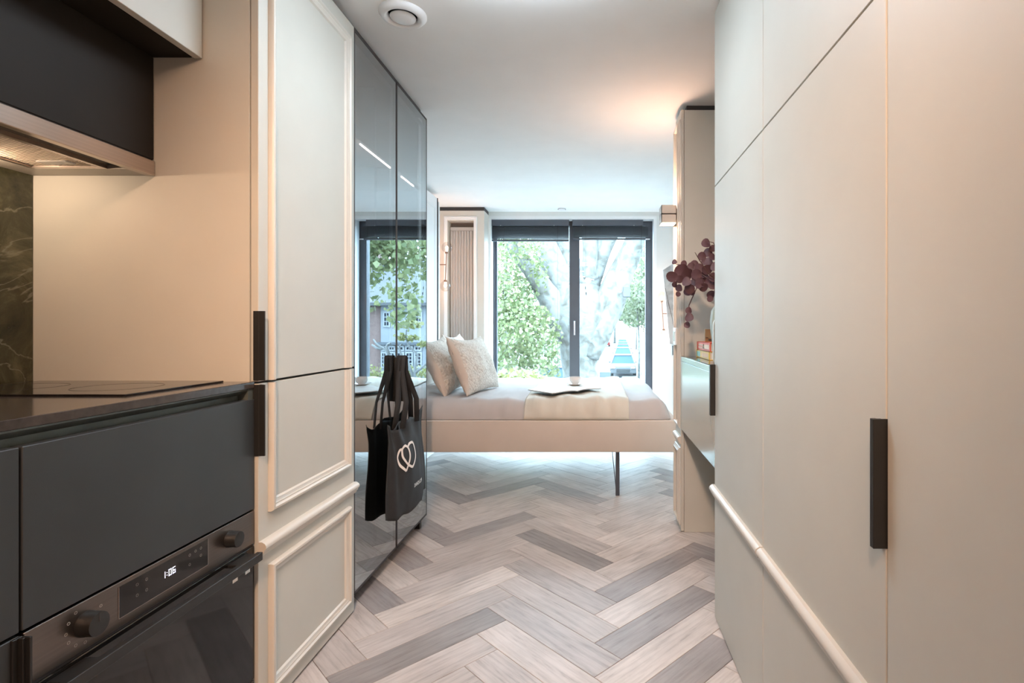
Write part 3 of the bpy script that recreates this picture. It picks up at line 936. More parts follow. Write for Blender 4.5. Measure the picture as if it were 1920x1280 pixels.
t = thing('radiator_housing', 'cream boxed surround with moulded frame beside the window', 'housing', (-1.33, 5.4, 0))
RY = 5.30
MB().box(LX, -1.463, RY, BACK, 0, 2.272).box(-1.203, -1.097, RY, BACK, 0, 2.272).box(-1.463, -1.203, RY, BACK, 2.175, 2.272).build('box', CREAM_TRIM, t)
MB().box(LX, -1.10, RY+0.01, BACK, 2.272, CEIL).build('filler_strip', FILLER, t)
MB().box(-1.463, -1.203, 5.44, 5.445, 0.0, 2.175).build('backing', mat('taupe_backing', (0.22, 0.19, 0.17), 0.8), t)
MB().sweep([(-1.168, 0.0), (-1.168, 2.215), (-1.498, 2.215), (-1.498, 0.0)], [(a, b*0.8) for a, b in MOULD], wally(RY), False).build('frame_moulding', WHITE, t, smooth='auto')
t = thing('radiator', 'tall fluted grey radiator inside the cream surround', 'radiator', (-1.333, 5.39, 0))
MB().box(-1.458, -1.208, 5.395, 5.43, 0.10, 2.125, 0.003).box(-1.458, -1.208, 5.385, 5.40, 2.09, 2.125, 0.003).build('panel', RADM, t)
for i in range(9):
    xx = -1.448+i*0.0290
    MB().tube([(xx, 5.392, 0.14), (xx, 5.390, 2.085)], 0.0095, 8).build('flute', RADM, t)


def globe_lamp(label, x, y, za, zb, wx, dx):
    t = thing('wall_lamp', label, 'lamp', (x, y, za), 'twin globe wall lamps at either side of the bed')
    c0 = Vector((x+dx, y, zb)); c1 = Vector((x, y, za))
    r = 0.053
    d = (c0-c1).normalized()
    MB().tube([c1+d*(r-0.004), c0-d*(r-0.004)], 0.005, 10).build('stem', BRASS, t)
    mid = (c0+c1)/2+d*0.02
    MB().tube([mid, (wx, y, mid.z)], 0.005, 10).build('arm', BRASS, t)
    MB().lathe([(0.03, 0), (0.03, 0.012), (0, 0.012)] if wx < x else [(0.03, 0), (0.03, -0.012), (0, -0.012)], (wx, y, mid.z), 24, 'X').build('wall_plate', BRASS, t)
    for c, s_ in ((c0, -1), (c1, 1)):
        g = MB().ball(c, r, 28).build('globe', GLOBE, t, smooth=True)
        MB().tube([c+d*s_*(r-0.012), c+d*s_*(r+0.004)], 0.015, 16).build('collar', BRASS, g)
        MB().tube([c+d*s_*0.036, c+d*s_*0.02, c, c-d*s_*0.014], [0.009, 0.011, 0.015, 0.006], 12).build('bulb', BULB, g, smooth=True)
        l = bpy.data.lights.new('globe_light', 'POINT'); l.energy = 3.2; l.color = WARM; l.shadow_soft_size = 0.02
        lo = bpy.data.objects.new('globe_light', l); lo.location = c; COL.objects.link(lo)
    return t


globe_lamp('twin globe bronze wall lamp in front of the radiator, left of the window', -1.415, 5.05, 1.504, 1.868, LX, 0.016)
globe_lamp('twin globe bronze wall lamp half behind the pale polygonal mirror', 0.694, 5.35, 1.041, 1.421, 0.84, -0.024)

# ------------------------------------------------------------------ blinds
for (x0, x1, zb, lab) in ((-1.085, -0.268, 2.020, 'dark slatted blind drawn up over the left window leaf'), (-0.232, 0.565, 2.035, 'dark slatted blind drawn up over the right window leaf')):
    t = thing('venetian_blind', lab, 'blind', ((x0+x1)/2, 5.60, 2.2), 'slatted window blinds')
    MB().box(x0, x1 if x1 < 0 else 0.505, 5.560, 5.61, 2.175, 2.245, 0.002).build('headrail', FRAME, t)
    sb = MB(); n = 11
    for i in range(n):
        z = 2.170-i*(2.170-zb-0.02)/n
        dz = 0.016
        sb.raw([(x0+0.004, 5.570, z-dz), (x1-0.004, 5.570, z-dz), (x1-0.004, 5.600, z+0.002), (x0+0.004, 5.600, z+0.002),
                (x0+0.004, 5.570, z-dz+0.0025), (x1-0.004, 5.570, z-dz+0.0025), (x1-0.004, 5.600, z+0.0045), (x0+0.004, 5.600, z+0.0045)],
               [(0, 1, 2, 3), (4, 7, 6, 5), (0, 4, 5, 1), (1, 5, 6, 2), (2, 6, 7, 3), (3, 7, 4, 0)])
    sb.build('slats', BLIND, t, kind='stuff')
    MB().box(x0+0.004, x1-0.004, 5.575, 5.615, zb-0.004, zb+0.014, 0.002).build('bottom_rail', FRAME, t)
    if x1 < 0:
        MB().tube([(x0+0.135, 5.56, 2.18), (x0+0.133, 5.558, 1.50)], 0.0012, 6).tube([(x0+0.133, 5.558, 1.50), (x0+0.133, 5.558, 1.46)], [0.003, 0.008], 8).build('cord', BLACK, t)
        MB().tube([(-0.385, 5.558, 2.18), (-0.385, 5.558, 0.62)], 0.0014, 6).build('cord', BLACK, t)
    else:
        MB().tube([(-0.094, 5.556, 2.18), (-0.094, 5.556, 1.46)], 0.0008, 6).tube([(-0.095, 5.556, 1.54), (-0.095, 5.556, 1.51)], 0.005, 6).tube([(-0.088, 5.556, 1.48), (-0.088, 5.556, 1.45)], 0.005, 6).build('cord', BLACK, t)
        MB().tube([(0.487, 5.557, 2.18), (0.487, 5.557, 0.62)], 0.0014, 6).build('cord', BLACK, t)
        MB().box(0.53, 0.575, 5.55, 5.56, 2.028, 2.036).build('catch', WHITE, t)
    for cx_ in (x0+0.10, x1-0.16):
        for cz_ in (2.172, 2.240):
            MB().box(cx_, cx_+0.010, 5.556, 5.56, cz_, cz_+0.005).build('clip', CHROME, t)

# ------------------------------------------------------------------ bed
BY0, BY1, BXL, BXR = 3.40, 5.06, -1.40, 0.535
t = thing('bed', 'fold-down bed with beige upholstered rail standing on a thin dark leg', 'bed', (-0.43, 4.2, 0))
MB().box(BXL, BXR, BY0, BY0+0.05, 0.311, 0.515, 0.008, 3).build('side_rail', UPH, t, smooth='auto')
MB().box(BXL, BXR, BY1-0.05, BY1, 0.43, 0.515, 0.008, 3).build('side_rail', UPH, t, smooth='auto')
MB().box(BXR-0.05, BXR, BY0+0.05, BY1-0.05, 0.311, 0.515, 0.008, 3).build('end_rail', UPH, t, smooth='auto')
MB().box(BXL, BXR-0.05, BY0+0.05, BY1-0.05, 0.46, 0.50).build('base', UPH, t)
for yy, nm in ((3.515, 'leg'), (4.94, 'leg')):
    lb = MB().box(0.138, 0.164, yy, yy+0.012, 0.0, 0.33, 0.001)
    lb.tube([(0.112, yy+0.03, 0.33), (0.145, yy+0.012, 0.006)], 0.0025, 6)
    lb.build('leg', FRAME, t)
MB().box(BXL+0.01, -1.36, BY0+0.02, BY1-0.02, 0.50, 0.92, 0.01, 2).build('headboard', UPH, t)


def bed_surface(x, v, off=0.0):
    """v in 0..1 goes from the front hem over the top to the back hem"""
    ya, yb = BY0+0.018, BY1-0.02
    zt = 0.640; zb = 0.518
    rx = 0.13
    # shrink towards the foot end
    e = max(0.0, (x-0.39)/0.10)
    drop = 0.0
    if e > 0:
        e = min(1, e)
        drop = (1-math.sqrt(max(0, 1-e*e)))*(zt-zb)
        ya += 0.02*e*e; yb -= 0.02*e*e
    h = zt-zb-drop
    r = 0.115; rh = max(0.004, h)
    Ltop = (yb-ya)-2*r; q = math.pi/2*r
    T = Ltop+2*q; d = v*T
    if d < q:
        a = d/r; yy = ya+r*(1-math.cos(a)); zz = zb+rh*math.sin(a); n = (0, -math.cos(a), math.sin(a))
    elif d > T-q:
        a = (T-d)/r; yy = yb-r*(1-math.cos(a)); zz = zb+rh*math.sin(a); n = (0, math.cos(a), math.sin(a))
    else:
        yy = ya+r+(d-q); zz = zb+rh; n = (0, 0, 1)
    side = 1.0 if d < q*1.2 else 0.55
    w = noise.noise(Vector((x*9+3, d*3.0, 1.3)))*0.010*side + noise.noise(Vector((x*22, d*6, 4.1)))*0.005*side + noise.noise(Vector((x*2.2, d*2.2, 9)))*0.013
    w += 0.006*math.sin(x*34+d*9+3*noise.noise(Vector((x*3, d*2, 0))))*side*(1 if x > -0.4 else 0.5)
    w *= min(1, d/0.05+0.2)*min(1, (T-d)/0.05+0.2)
    w *= min(1.0, (1-e)*4+0.15) if e > 0 else 1
    n = Vector(n)
    return Vector((x, yy, zz))+n*(w+off)


def sheet(xs, vs, off):
    b = MB()
    g = [[b.bm.verts.new(bed_surface(x, v, off)) for v in vs] for x in xs]
    for i in range(len(xs)-1):
        for j in range(len(vs)-1):
            b.bm.faces.new((g[i][j], g[i+1][j], g[i+1][j+1], g[i][j+1]))
    return b, g


nx, nv = 130, 110
xs = [-1.355+(0.489+1.355)*(1-(1-i/nx)**1.5) for i in range(nx+1)]
vs = [j/nv for j in range(nv+1)]
b, g = sheet(xs, vs, 0.0)
for gg in (g[0], g[-1]):
    try: b.bm.faces.new(gg)
    except ValueError: pass
o = b.build('duvet', LINEN, smooth=True)
tag(o, 'pale grey pink duvet spread over the whole bed', 'duvet')
b, g = sheet([-0.455+0.675*i/70 for i in range(71)], [j/110 for j in range(111)], 0.006)
o = b.build('throw_blanket', THROW, smooth=True)
m = o.modifiers.new('s', 'SOLIDIFY'); m.thickness = 0.006; m.offset = 1
tag(o, 'cream throw laid across the middle of the bed', 'blanket')


def cushion(label, c, w, h, th, rz, tilt, roll=0.0, seed=0, plain=False):
    """local: X along the width, Z height, Y thickness"""
    t = thing('cushion', label, 'cushion', c, 'knitted cushions on the bed')
    n = 40

    def P(u, v, s_):
        pu, pv = abs(u), abs(v)
        k = (max(0, 1-pu**2.4))**0.55*(max(0, 1-pv**2.4))**0.55
        inset_u = 1-0.09*(1-pv**2)*0.0-0.07*(1-(v*v))*pu**3
        inset_v = 1-0.07*(1-(u*u))*pv**3
        wr = noise.noise(Vector((u*2.5+seed, v*2.5, s_)))*0.016*k+noise.noise(Vector((u*6+seed, v*6, s_*2)))*0.005
        return Vector((u*w/2*inset_u, s_*(th/2*k+wr), v*h/2*inset_v - 0.02*(1-u*u)*max(0, v)))
    for nm, ua, ub, mm in (('knitted_cover', -0.90, 1.0, KNIT), ('plain_border', -1.0, -0.90, PLAINC)):
        b = MB()
        k = n if nm[0] == 'k' else 10
        gr = {}
        for s_ in (-1, 1):
            for i in range(k+1):
                for j in range(n+1):
                    u = ua+(ub-ua)*i/k; v = -1+2*j/n
                    gr[s_, i, j] = b.bm.verts.new(P(u, v, s_))
            for i in range(k):
                for j in range(n):
                    b.bm.faces.new((gr[s_, i, j], gr[s_, i+1, j], gr[s_, i+1, j+1], gr[s_, i, j+1]))
        bmesh.ops.remove_doubles(b.bm, verts=b.bm.verts, dist=0.0008)
        o = b.build(nm, mm, None, smooth=True)
        o.parent = t
    t.rotation_euler = (Matrix.Rotation(rz, 3, 'Z') @ Matrix.Rotation(tilt, 3, 'X') @ Matrix.Rotation(roll, 3, 'Y')).to_euler()
    return t


R_ = math.radians
cushion('knitted cushion with plain border nearest the middle of the bed', (-0.880, 3.90, 0.845), 0.62, 0.43, 0.16, R_(80), R_(-21), 0, 1)
cushion('knitted cushion leaning behind the front one, half cut by the wardrobe', (-1.095, 3.88, 0.842), 0.58, 0.43, 0.15, R_(88), R_(-24), R_(-3), 5)
cushion('knitted cushion at the back near the radiator surround', (-1.13, 4.45, 0.85), 0.56, 0.44, 0.15, R_(90), R_(-18), 0, 9)

# magazine, saucer, cup
MC = Vector((-0.21, 3.77, 0.664)); ma = R_(42)
t = thing('magazine', 'open magazine lying on the throw under the saucer', 'magazine', (0, 0, 0))
t.location = MC; t.rotation_euler = (0, 0, ma)


def mag_sheet(s_, z0, shrink, thick):
    b = MB(); n = 14; rows = []
    for i in range(n+1):
        q = i/n
        x = s_*(0.222-shrink)*q
        z = z0+0.007*math.sin(min(1, q*1.15)*math.pi)**0.8*(1-q*0.5) if q > 0 else z0-0.002
        rows.append([(x, -0.14+shrink, z), (x, 0.14-shrink, z)])
    for i in range(n):
        a, c = rows[i], rows[i+1]
        v = [a[0], a[1], c[1], c[0]]
        v2 = [(p[0], p[1], p[2]-thick) for p in v]
        b.raw(v+v2, [(0, 1, 2, 3), (4, 7, 6, 5), (0, 4, 5, 1), (1, 5, 6, 2), (2, 6, 7, 3), (3, 7, 4, 0)])
    bmesh.ops.remove_doubles(b.bm, verts=b.bm.verts, dist=1e-6)
    return b


for s_ in (-1, 1):
    o = mag_sheet(s_, 0.006, 0.0, 0.0015).build('cover', mat('magazine_cover', (0.30, 0.33, 0.36), 0.35)); o.parent = t
    o = mag_sheet(s_, 0.0125, 0.003, 0.005).build('pages', mat('paper', (0.74, 0.74, 0.72), 0.6)); o.parent = t
b = MB()
for i in range(9):
    b.raw([(-0.19+0.0, 0.10-i*0.022, 0.0200), (-0.03-random.random()*0.04, 0.10-i*0.022, 0.0205), (-0.03, 0.108-i*0.022, 0.0205), (-0.19, 0.108-i*0.022, 0.0200)], [(0, 1, 2, 3)])
SC = Vector((-0.145, 3.97, 0.679))
t = thing('saucer', 'white saucer under the cup on the magazine', 'saucer', SC)
MB().lathe([(0.0, 0.002), (0.025, 0.0), (0.032, 0.0), (0.060, 0.010), (0.069, 0.014), (0.069, 0.016), (0.058, 0.0125), (0.034, 0.004), (0.0, 0.004)], SC, 48).build('dish', PORC, t, smooth=True)
CC = SC+Vector((0, 0, 0.0045))
t = thing('cup', 'white coffee cup standing on the saucer', 'cup', CC)
MB().lathe([(0.0, 0.0), (0.022, 0.0), (0.023, 0.005), (0.034, 0.016), (0.042, 0.034), (0.0455, 0.058), (0.0435, 0.058), (0.040, 0.036), (0.031, 0.018), (0.0, 0.009)], CC, 44).build('bowl', PORC, t, smooth=True)
MB().lathe([(0.0, 0.044), (0.041, 0.044)], CC, 30).build('coffee', mat('coffee', (0.12, 0.06, 0.03), 0.1), t)
hp = [CC+Vector((0.0, 0.042+0.022*math.sin(a), 0.034+0.017*math.cos(a))) for a in [math.pi*i/10 for i in range(11)]]
MB().tube(hp, 0.004, 8).build('handle', PORC, t, smooth=True)

# ------------------------------------------------------------------ right side: tall cream doors
RX = 0.457
for (ya, yb, lab, far) in ((0.236, 0.8325, 'cream tall cupboard nearest the camera at the right edge', 0), (0.8365, 1.4455, 'cream tall cupboard in the middle of the right row', 0), (1.4495, 2.030, 'cream tall cupboard at the far end of the right row', 1)):
    t = thing('tall_cupboard', lab, 'cupboard', (0.77, (ya+yb)/2, 0), 'cream tall cupboards along the right')
    MB().box(RX+0.022, 1.078, ya-0.002, yb+0.0, 0.0, 2.285).build('carcass', FILLER if not far else CREAM, t)
    MB().box(RX+0.02, 1.078, ya-0.002, yb, 2.285, CEIL).build('filler_strip', CREAM, t)
    du = MB().box(RX, RX+0.021, ya, yb, 1.6425, 2.300, 0.001).build('door', CREAM, t)
    dl = MB().box(RX, RX+0.021, ya, yb, 0.008, 1.6385, 0.001).build('door', CREAM, t)
    f = wallx(RX, -1)
    MB().sweep([(ya+0.001, 0.463), (yb+0.006 if far else yb-0.001, 0.463)], [(a, h*0.92) for a, h in DADO[::-1]] if False else [(0.044-a, h*0.92) for a, h in DADO[::-1]], f, False).build('dado_moulding', CREAM_TRIM, dl, smooth='auto')
    if far:
        b = MB()
        b.box(RX-0.020, RX+0.012, 2.018, 2.036, 0.771, 0.964, 0.0008)
        b.build('handle', BLACK, dl)
    elif ya > 0.8:
        b = MB()
        b.box(RX-0.021, RX+0.010, 0.8345, 0.8385, 0.7555, 0.9585, 0.0006)
        b.box(RX-0.021, RX-0.012, 0.8385, 0.8455, 0.7555, 0.9585, 0.0008)
        b.box(RX-0.0165, RX-0.001, 0.8385, 0.851, 0.7540, 0.9570, 0.0008)
        b.build('handle', BLACK, dl)

# slim cream unit beyond the recess
t = thing('slim_cupboard', 'slim cream floor-to-ceiling unit with moulded side, beyond the wall-hung drawer', 'cupboard', (0.65, 2.97, 0))
MB().box(0.484, 1.078, 2.884, 3.058, 0.0, 2.282, 0.001).build('carcass', CREAM, t)
dr = MB().box(0.466, 0.4825, 2.880, 3.058, 0.008, 2.282, 0.001).build('door', CREAM, t)
f = wallx(0.466, -1)
MB().sweep([(2.925, 0.585), (3.045, 0.585), (3.045, 2.21), (2.925, 2.21)][::-1], [(a*0.8, b) for a, b in MOULD], f, True).build('panel_moulding', CREAM_TRIM, dr)
MB().sweep([(2.925, 0.062), (3.045, 0.062), (3.045, 0.428), (2.925, 0.428)][::-1], [(a*0.8, b) for a, b in MOULD], f, True).build('panel_moulding', CREAM_TRIM, dr)
MB().sweep([(2.880, 0.475), (3.058, 0.475)], [(0.044-a, h*0.92) for a, h in DADO[::-1]], f, False).build('dado_moulding', CREAM_TRIM, dr)
MB().box(0.50, 1.078, 2.895, 3.058, 2.282, CEIL).build('filler_strip', FILLER, t)

# wall hung drawer unit in the recess
t = thing('wall_drawer_unit', 'pale glossy wall-hung drawer unit with dark glass top between the cream cupboards', 'drawer unit', (0.75, 2.46, 0.56))
MB().box(0.485, 1.078, 2.036, 2.879, 0.563, 0.925).build('carcass', GLOSSP, t)
MB().box(0.464, 0.4845, 2.036, 2.878, 0.561, 0.9255, 0.001).build('drawer_front', GLOSSP, t)
MB().box(0.464, 1.078, 2.036, 2.879, 0.927, 0.950, 0.001).build('top_edge', GLOSSP, t)
MB().box(0.470, 1.078, 2.036, 2.878, 0.9502, 0.9535).build('glass_top', GLASSTOP, t)
recess = struct(MB().box(1.04, 1.08, 2.036, 2.879, 0.0, CEIL).build('wall_recess', CREAM))

for (z0, z1, col, c2, lab, dx) in ((0.9537, 0.992, (0.75, 0.55, 0.13), (0.25, 0.55, 0.48), 'thick yellow book at the bottom of the pair', 0.0), (0.9925, 1.034, (0.75, 0.16, 0.10), (0.70, 0.55, 0.40), 'thick red book on top of the yellow one', 0.004)):
    t = thing('book', lab, 'book', (0.64, 2.64, z0), 'pair of books on the glass shelf')
    MB().box(0.530+dx, 0.536+dx, 2.475, 2.785, z0, z1, 0.001).box(0.530+dx, 0.76, 2.475, 2.785, z0, z0+0.0025).box(0.53+dx, 0.76, 2.475, 2.785, z1-0.0025, z1).build('cover', mat('book_cloth', col, 0.6), t)
    MB().box(0.536+dx, 0.755, 2.479, 2.781, z0+0.0025, z1-0.0025).build('pages', PRINTW, t)
    b = MB()
    if z0 < 0.96:
        b.box(0.5293+dx, 0.5302+dx, 2.68, 2.765, z0+0.007, z1-0.007)
    else:
        for i in range(5):
            for j in range(2):
                b.box(0.5293+dx, 0.5302+dx, 2.60+i*0.03, 2.622+i*0.03, z0+0.009+j*0.013, z0+0.018+j*0.013)
    b.build('spine_print', mat('spine_ink', c2, 0.6), t)
    b = MB()
    for i in range(6):
        b.box(0.5293+dx, 0.5302+dx, 2.50+i*0.024+(0 if z0 < 0.96 else -0.01), 2.514+i*0.024, z0+0.010, z1-0.010)
    b.build('spine_letters', mat('spine_letters_ink', (0.80, 0.62, 0.45), 0.6), t)
t = thing('small_box', 'small olive box with black details standing on the red book', 'box', (0.58, 2.70, 1.0345))
MB().box(0.555, 0.64, 2.68, 2.70, 1.0345, 1.098, 0.002).build('case', mat('olive_tan', (0.26, 0.19, 0.10), 0.5), t)
MB().box(0.585, 0.64, 2.676, 2.68, 1.065, 1.080).box(0.572, 0.64, 2.674, 2.681, 1.040, 1.049).lathe([(0, 0), (0.006, 0), (0.006, 0.002)], (0.563, 2.678, 1.054), 12).build('black_fitting', FILLER, t)

# vase with dark red leaves
VC = Vector((0.562, 2.33, 0.9537))
t = thing('vase', 'pale sage ribbed vase on the glass shelf', 'vase', VC)
b = MB(); seg = 60
prof = [(0.030, 0), (0.036, 0.004), (0.044, 0.06), (0.053, 0.13), (0.056, 0.18), (0.050, 0.225), (0.034, 0.252), (0.026, 0.262), (0.028, 0.27), (0.024, 0.27), (0.022, 0.26), (0.0, 0.10)]
rings = []
for r, h in prof:
    rings.append([b.bm.verts.new(VC+Vector((r*(1+0.03*math.cos(20*2*math.pi*k/seg)*(1 if 0.003 < h < 0.25 else 0))*math.cos(2*math.pi*k/seg), r*(1+0.03*math.cos(20*2*math.pi*k/seg)*(1 if 0.003 < h < 0.25 else 0))*math.sin(2*math.pi*k/seg), h))) for k in range(seg)])
for a, c in zip(rings, rings[1:]):
    for k in range(seg): b.bm.faces.new((a[k], a[(k+1) % seg], c[(k+1) % seg], c[k]))
b.bm.faces.new(rings[0][::-1])
b.build('body', mat('sage_ceramic', (0.36, 0.42, 0.36), 0.35), t, smooth=True)


def at(px, py, Y):
    return Vector(((px-1115)*Y/1000, Y, CAMZ-(py-616)*Y/1000))


t = thing('leaf_branches', 'dark red round-leaved branches arching out of the sage vase', 'branches', VC+Vector((0, 0, 0.26)))
mouth = VC+Vector((0, 0, 0.262))
stems = [
    [mouth, at(1345, 540, 2.34), at(1325, 520, 2.36), at(1300, 505, 2.40), at(1280, 497, 2.43), at(1262, 494, 2.45)],
    [mouth, at(1350, 530, 2.30), at(1328, 512, 2.26), at(1312, 488, 2.24), at(1303, 473, 2.22)],
    [mouth, at(1352, 520, 2.34), at(1345, 480, 2.36), at(1338, 455, 2.38), at(1322, 451, 2.40)],
    [mouth, at(1346, 535, 2.38), at(1325, 528, 2.42), at(1306, 540, 2.44), at(1292, 572, 2.45), at(1289, 605, 2.45)],
    [mouth, at(1360, 500, 2.30), at(1375, 450, 2.32), at(1372, 400, 2.34)],
]
for st in stems:
    MB().tube(st, [0.003]+[0.0022]*(len(st)-2)+[0.001], 6).build('stem', PURPLE_STEM, t)
spots = [(1261, 518, 11), (1280, 508, 14), (1290, 515, 12), (1297, 500, 8), (1303, 497, 9), (1266, 533, 6), (1274, 540, 7), (1275, 523, 8), (1288, 528, 9), (1294, 541, 10), (1290, 547, 8), (1307, 514, 10), (1312, 503, 9), (1315, 530, 11), (1322, 522, 10), (1327, 505, 10),
         (1304, 520, 7), (1320, 538, 9), (1331, 530, 9), (1310, 535, 6), (1337, 535, 8), (1325, 456, 9), (1317, 480, 8), (1328, 474, 9), (1329, 490, 8), (1337, 466, 7), (1322, 490, 7), (1337, 482, 7), (1336, 500, 9), (1334, 552, 8), (1332, 560, 6), (1338, 520, 9),
         (1292, 582, 6.5), (1293, 595, 8.5), (1289, 609, 6), (1265, 491, 5), (1272, 551, 5), (1302, 530, 8), (1283, 494, 6), (1318, 515, 7), (1299, 548, 6), (1342, 500, 9), (1346, 520, 9), (1350, 480, 9), (1355, 510, 10), (1348, 545, 8), (1360, 470, 9), (1368, 430, 9), (1375, 410, 8)]
for (px, py, r) in spots:
    Y = 2.38+random.uniform(-0.09, 0.09)
    c = at(px, py, Y); rr = r*Y/1000*1.02
    b = MB(); ring = []
    ax = Vector((random.uniform(-.5, .5), -1, random.uniform(-.6, .6))).normalized()
    u = ax.cross(Vector((0, 0, 1))).normalized(); w = ax.cross(u)
    cv = b.bm.verts.new(c+ax*0.0015)
    for k in range(14):
        a = 2*math.pi*k/14
        rad = rr*(1+0.12*math.cos(a)+0.03*math.sin(3*a))
        ring.append(b.bm.verts.new(c+u*rad*math.cos(a)*0.98+w*rad*math.sin(a)-ax*0.006*math.cos(2*a)*rr/0.025))
    for k in range(14): b.bm.faces.new((cv, ring[k], ring[(k+1) % 14]))
    b.build('leaf', PURPLE, t, smooth=True, normals=False)

t = thing('tray', 'dark rounded tray with pale rim standing upright against the far cream cupboard', 'tray', (0.55, 2.08, 0.9537))
n = 8; rc = 0.05


def rrect(x0, x1, z0, z1, r, m=0):
    out = []
    for cx, cz, a0 in ((x1-r, z1-r, 0), (x0+r, z1-r, 90), (x0+r, z0+r, 180), (x1-r, z0+r, 270)):
        for i in range(n+1):
            a = R_(a0+90*i/n); out.append((cx+r*math.cos(a), cz+r*math.sin(a)))
    return out


MB().prism(rrect(0.4585, 0.66, 0.9537, 1.148, 0.035), lambda a, b: (a, 2.060, b), lambda a, b: (a, 2.074, b)).build('rim', mat('pale_rim', (0.45, 0.50, 0.47), 0.4), t)
MB().prism(rrect(0.4625, 0.656, 0.9577, 1.144, 0.032), lambda a, b: (a, 2.0585, b), lambda a, b: (a, 2.0605, b)).build('face', mat('dark_teal', (0.03, 0.05, 0.055), 0.3), t)

# cube up-and-down lamp
t = thing('cube_wall_lamp', 'square up-and-down wall lamp glowing on the slim cream unit', 'lamp', (0.42, 2.98, 1.73))
LAMPM = mat('lamp_cream', (0.62, 0.58, 0.53), 0.5)
b = MB(); x0, x1, y0, y1, z0, z1 = 0.367, 0.450, 2.930, 3.03, 1.683, 1.780
b.box(x0, x1, y0, y0+0.003, z0, z1).box(x0, x1, y1-0.003, y1, z0, z1).box(x0, x0+0.003, y0, y1, z0, z1).box(x1-0.003, x1, y0, y1, z0, z1)
b.box(x0, x1, y0, y1, 1.728, 1.734)
b.build('shade', LAMPM, t)
MB().box(0.449, 0.4655, 2.945, 3.015, 1.70, 1.763, 0.002).build('mount', LAMPM, t)
MB().box(x0+0.004, x1-0.004, y0+0.004, y1-0.004, 1.6855, 1.688).build('lower_light', CUBEL, t)
MB().box(x0+0.004, x1-0.004, y0+0.004, y1-0.004, 1.775, 1.7775).build('upper_light', CUBEL, t)
area('cube_light', ((x0+x1)/2, 2.98, 1.684), (0, 0, 0), 0.07, 0.08, 2.0, WARM)
area('cube_light', ((x0+x1)/2, 2.98, 1.779), (math.pi, 0, 0), 0.07, 0.08, 1.5, WARM)

t = thing('light_switch', 'white switch plate on the side of the slim cream unit', 'switch', (0.46, 2.97, 1.05))
MB().box(0.4435, 0.4655, 2.93, 3.02, 1.01, 1.104, 0.002).build('plate', WHITE, t)
MB().box(0.4415, 0.4437, 2.955, 2.995, 1.03, 1.085, 0.001).build('rocker', PORC, t)

# polygon mirror with its reflection painted as pale marbling, little shelf box
pm = thing('painted_mirror', 'polygonal mirror on the right wall, reflection painted as pale marbling, dark crack line', 'panel', (0.7, 4.3, 1.3))
poly = [(0.556, 1.578), (0.655, 1.64), (0.835, 1.62), (0.835, 0.95), (0.61, 0.975)]
MB().prism(poly, lambda a, b: (a, 4.345-(a-0.55)*0.35, b), lambda a, b: (a, 4.360-(a-0.55)*0.35, b)).build('slab', MIRRORF, pm)
MB().tube([(0.575, 4.335, 1.43), (0.60, 4.326, 1.30), (0.625, 4.318, 1.20), (0.645, 4.312, 1.06), (0.660, 4.305, 0.955)], 0.0016, 5).build('crack_line', FILLER, pm)
t = thing('small_shelf', 'small grey open shelf box below the polygonal mirror', 'shelf', (0.74, 4.62, 0.9))
MB().box(0.655, 0.838, 4.55, 4.72, 0.862, 0.872).box(0.655, 0.838, 4.55, 4.72, 0.955, 0.965).box(0.655, 0.838, 4.71, 4.72, 0.872, 0.955).box(0.655, 0.663, 4.55, 4.71, 0.872, 0.955).build('box', WHITE, t)
MB().box(0.663, 0.70, 4.62, 4.70, 0.872, 0.955).build('insert', FRAME, t)

# ------------------------------------------------------------------ outside
GZ = -2.2
struct(MB().box(-60, 60, 5.8, 300, GZ-0.3, GZ-0.06).build('ground', PAVE))
rd = MB().prism([(-2.2, 12), (0.9, 12), (9.5, 200), (-4, 200)], lambda a, b: (a, b, GZ-0.06), lambda a, b: (a, b, GZ)).build('road', ROAD)
struct(rd)
kb = MB().prism([(1.05, 20), (3.2, 20), (16, 200), (10, 200)], lambda a, b: (a, b, GZ-0.05), lambda a, b: (a, b, GZ+0.10)).build('pavement', PAVE)
struct(kb)


def leaves(name, blobs, size, m, parent, seed):
    rnd = random.Random(seed)
    V, F = [], []
    for (cx, cy, cz, rx, ry, rz, n) in blobs:
        for _ in range(n):
            while True:
                p = Vector((rnd.uniform(-1, 1), rnd.uniform(-1, 1), rnd.uniform(-1, 1)))
                if p.length < 1: break
            if noise.noise(Vector((cx+p.x*rx, cy+p.y*ry, cz+p.z*rz))*1.1) < -0.22: continue
            c = Vector((cx+p.x*rx, cy+p.y*ry, cz+p.z*rz))
            s_ = size*rnd.uniform(0.6, 1.2)
            ax = Vector((rnd.gauss(0, 1), rnd.gauss(-0.4, 1), rnd.gauss(0.6, 0.8))).normalized()
            u = ax.orthogonal().normalized(); u = (Matrix.Rotation(rnd.uniform(0, 6.28), 3, ax) @ u); w = ax.cross(u)
            i = len(V)
            V += [c-u*s_*0.5, c-u*s_*0.1+w*s_*0.45, c+u*s_*0.55, c-u*s_*0.1-w*s_*0.45]
            F.append((i, i+3, i+2, i+1))
    me = bpy.data.meshes.new(name); me.from_pydata([tuple(v) for v in V], [], F); me.materials.append(m)
    o = bpy.data.objects.new(name, me); COL.objects.link(o); o['kind'] = 'stuff'
    if parent is not None:
        o.parent = parent; o.location = -wloc(parent)
    return o


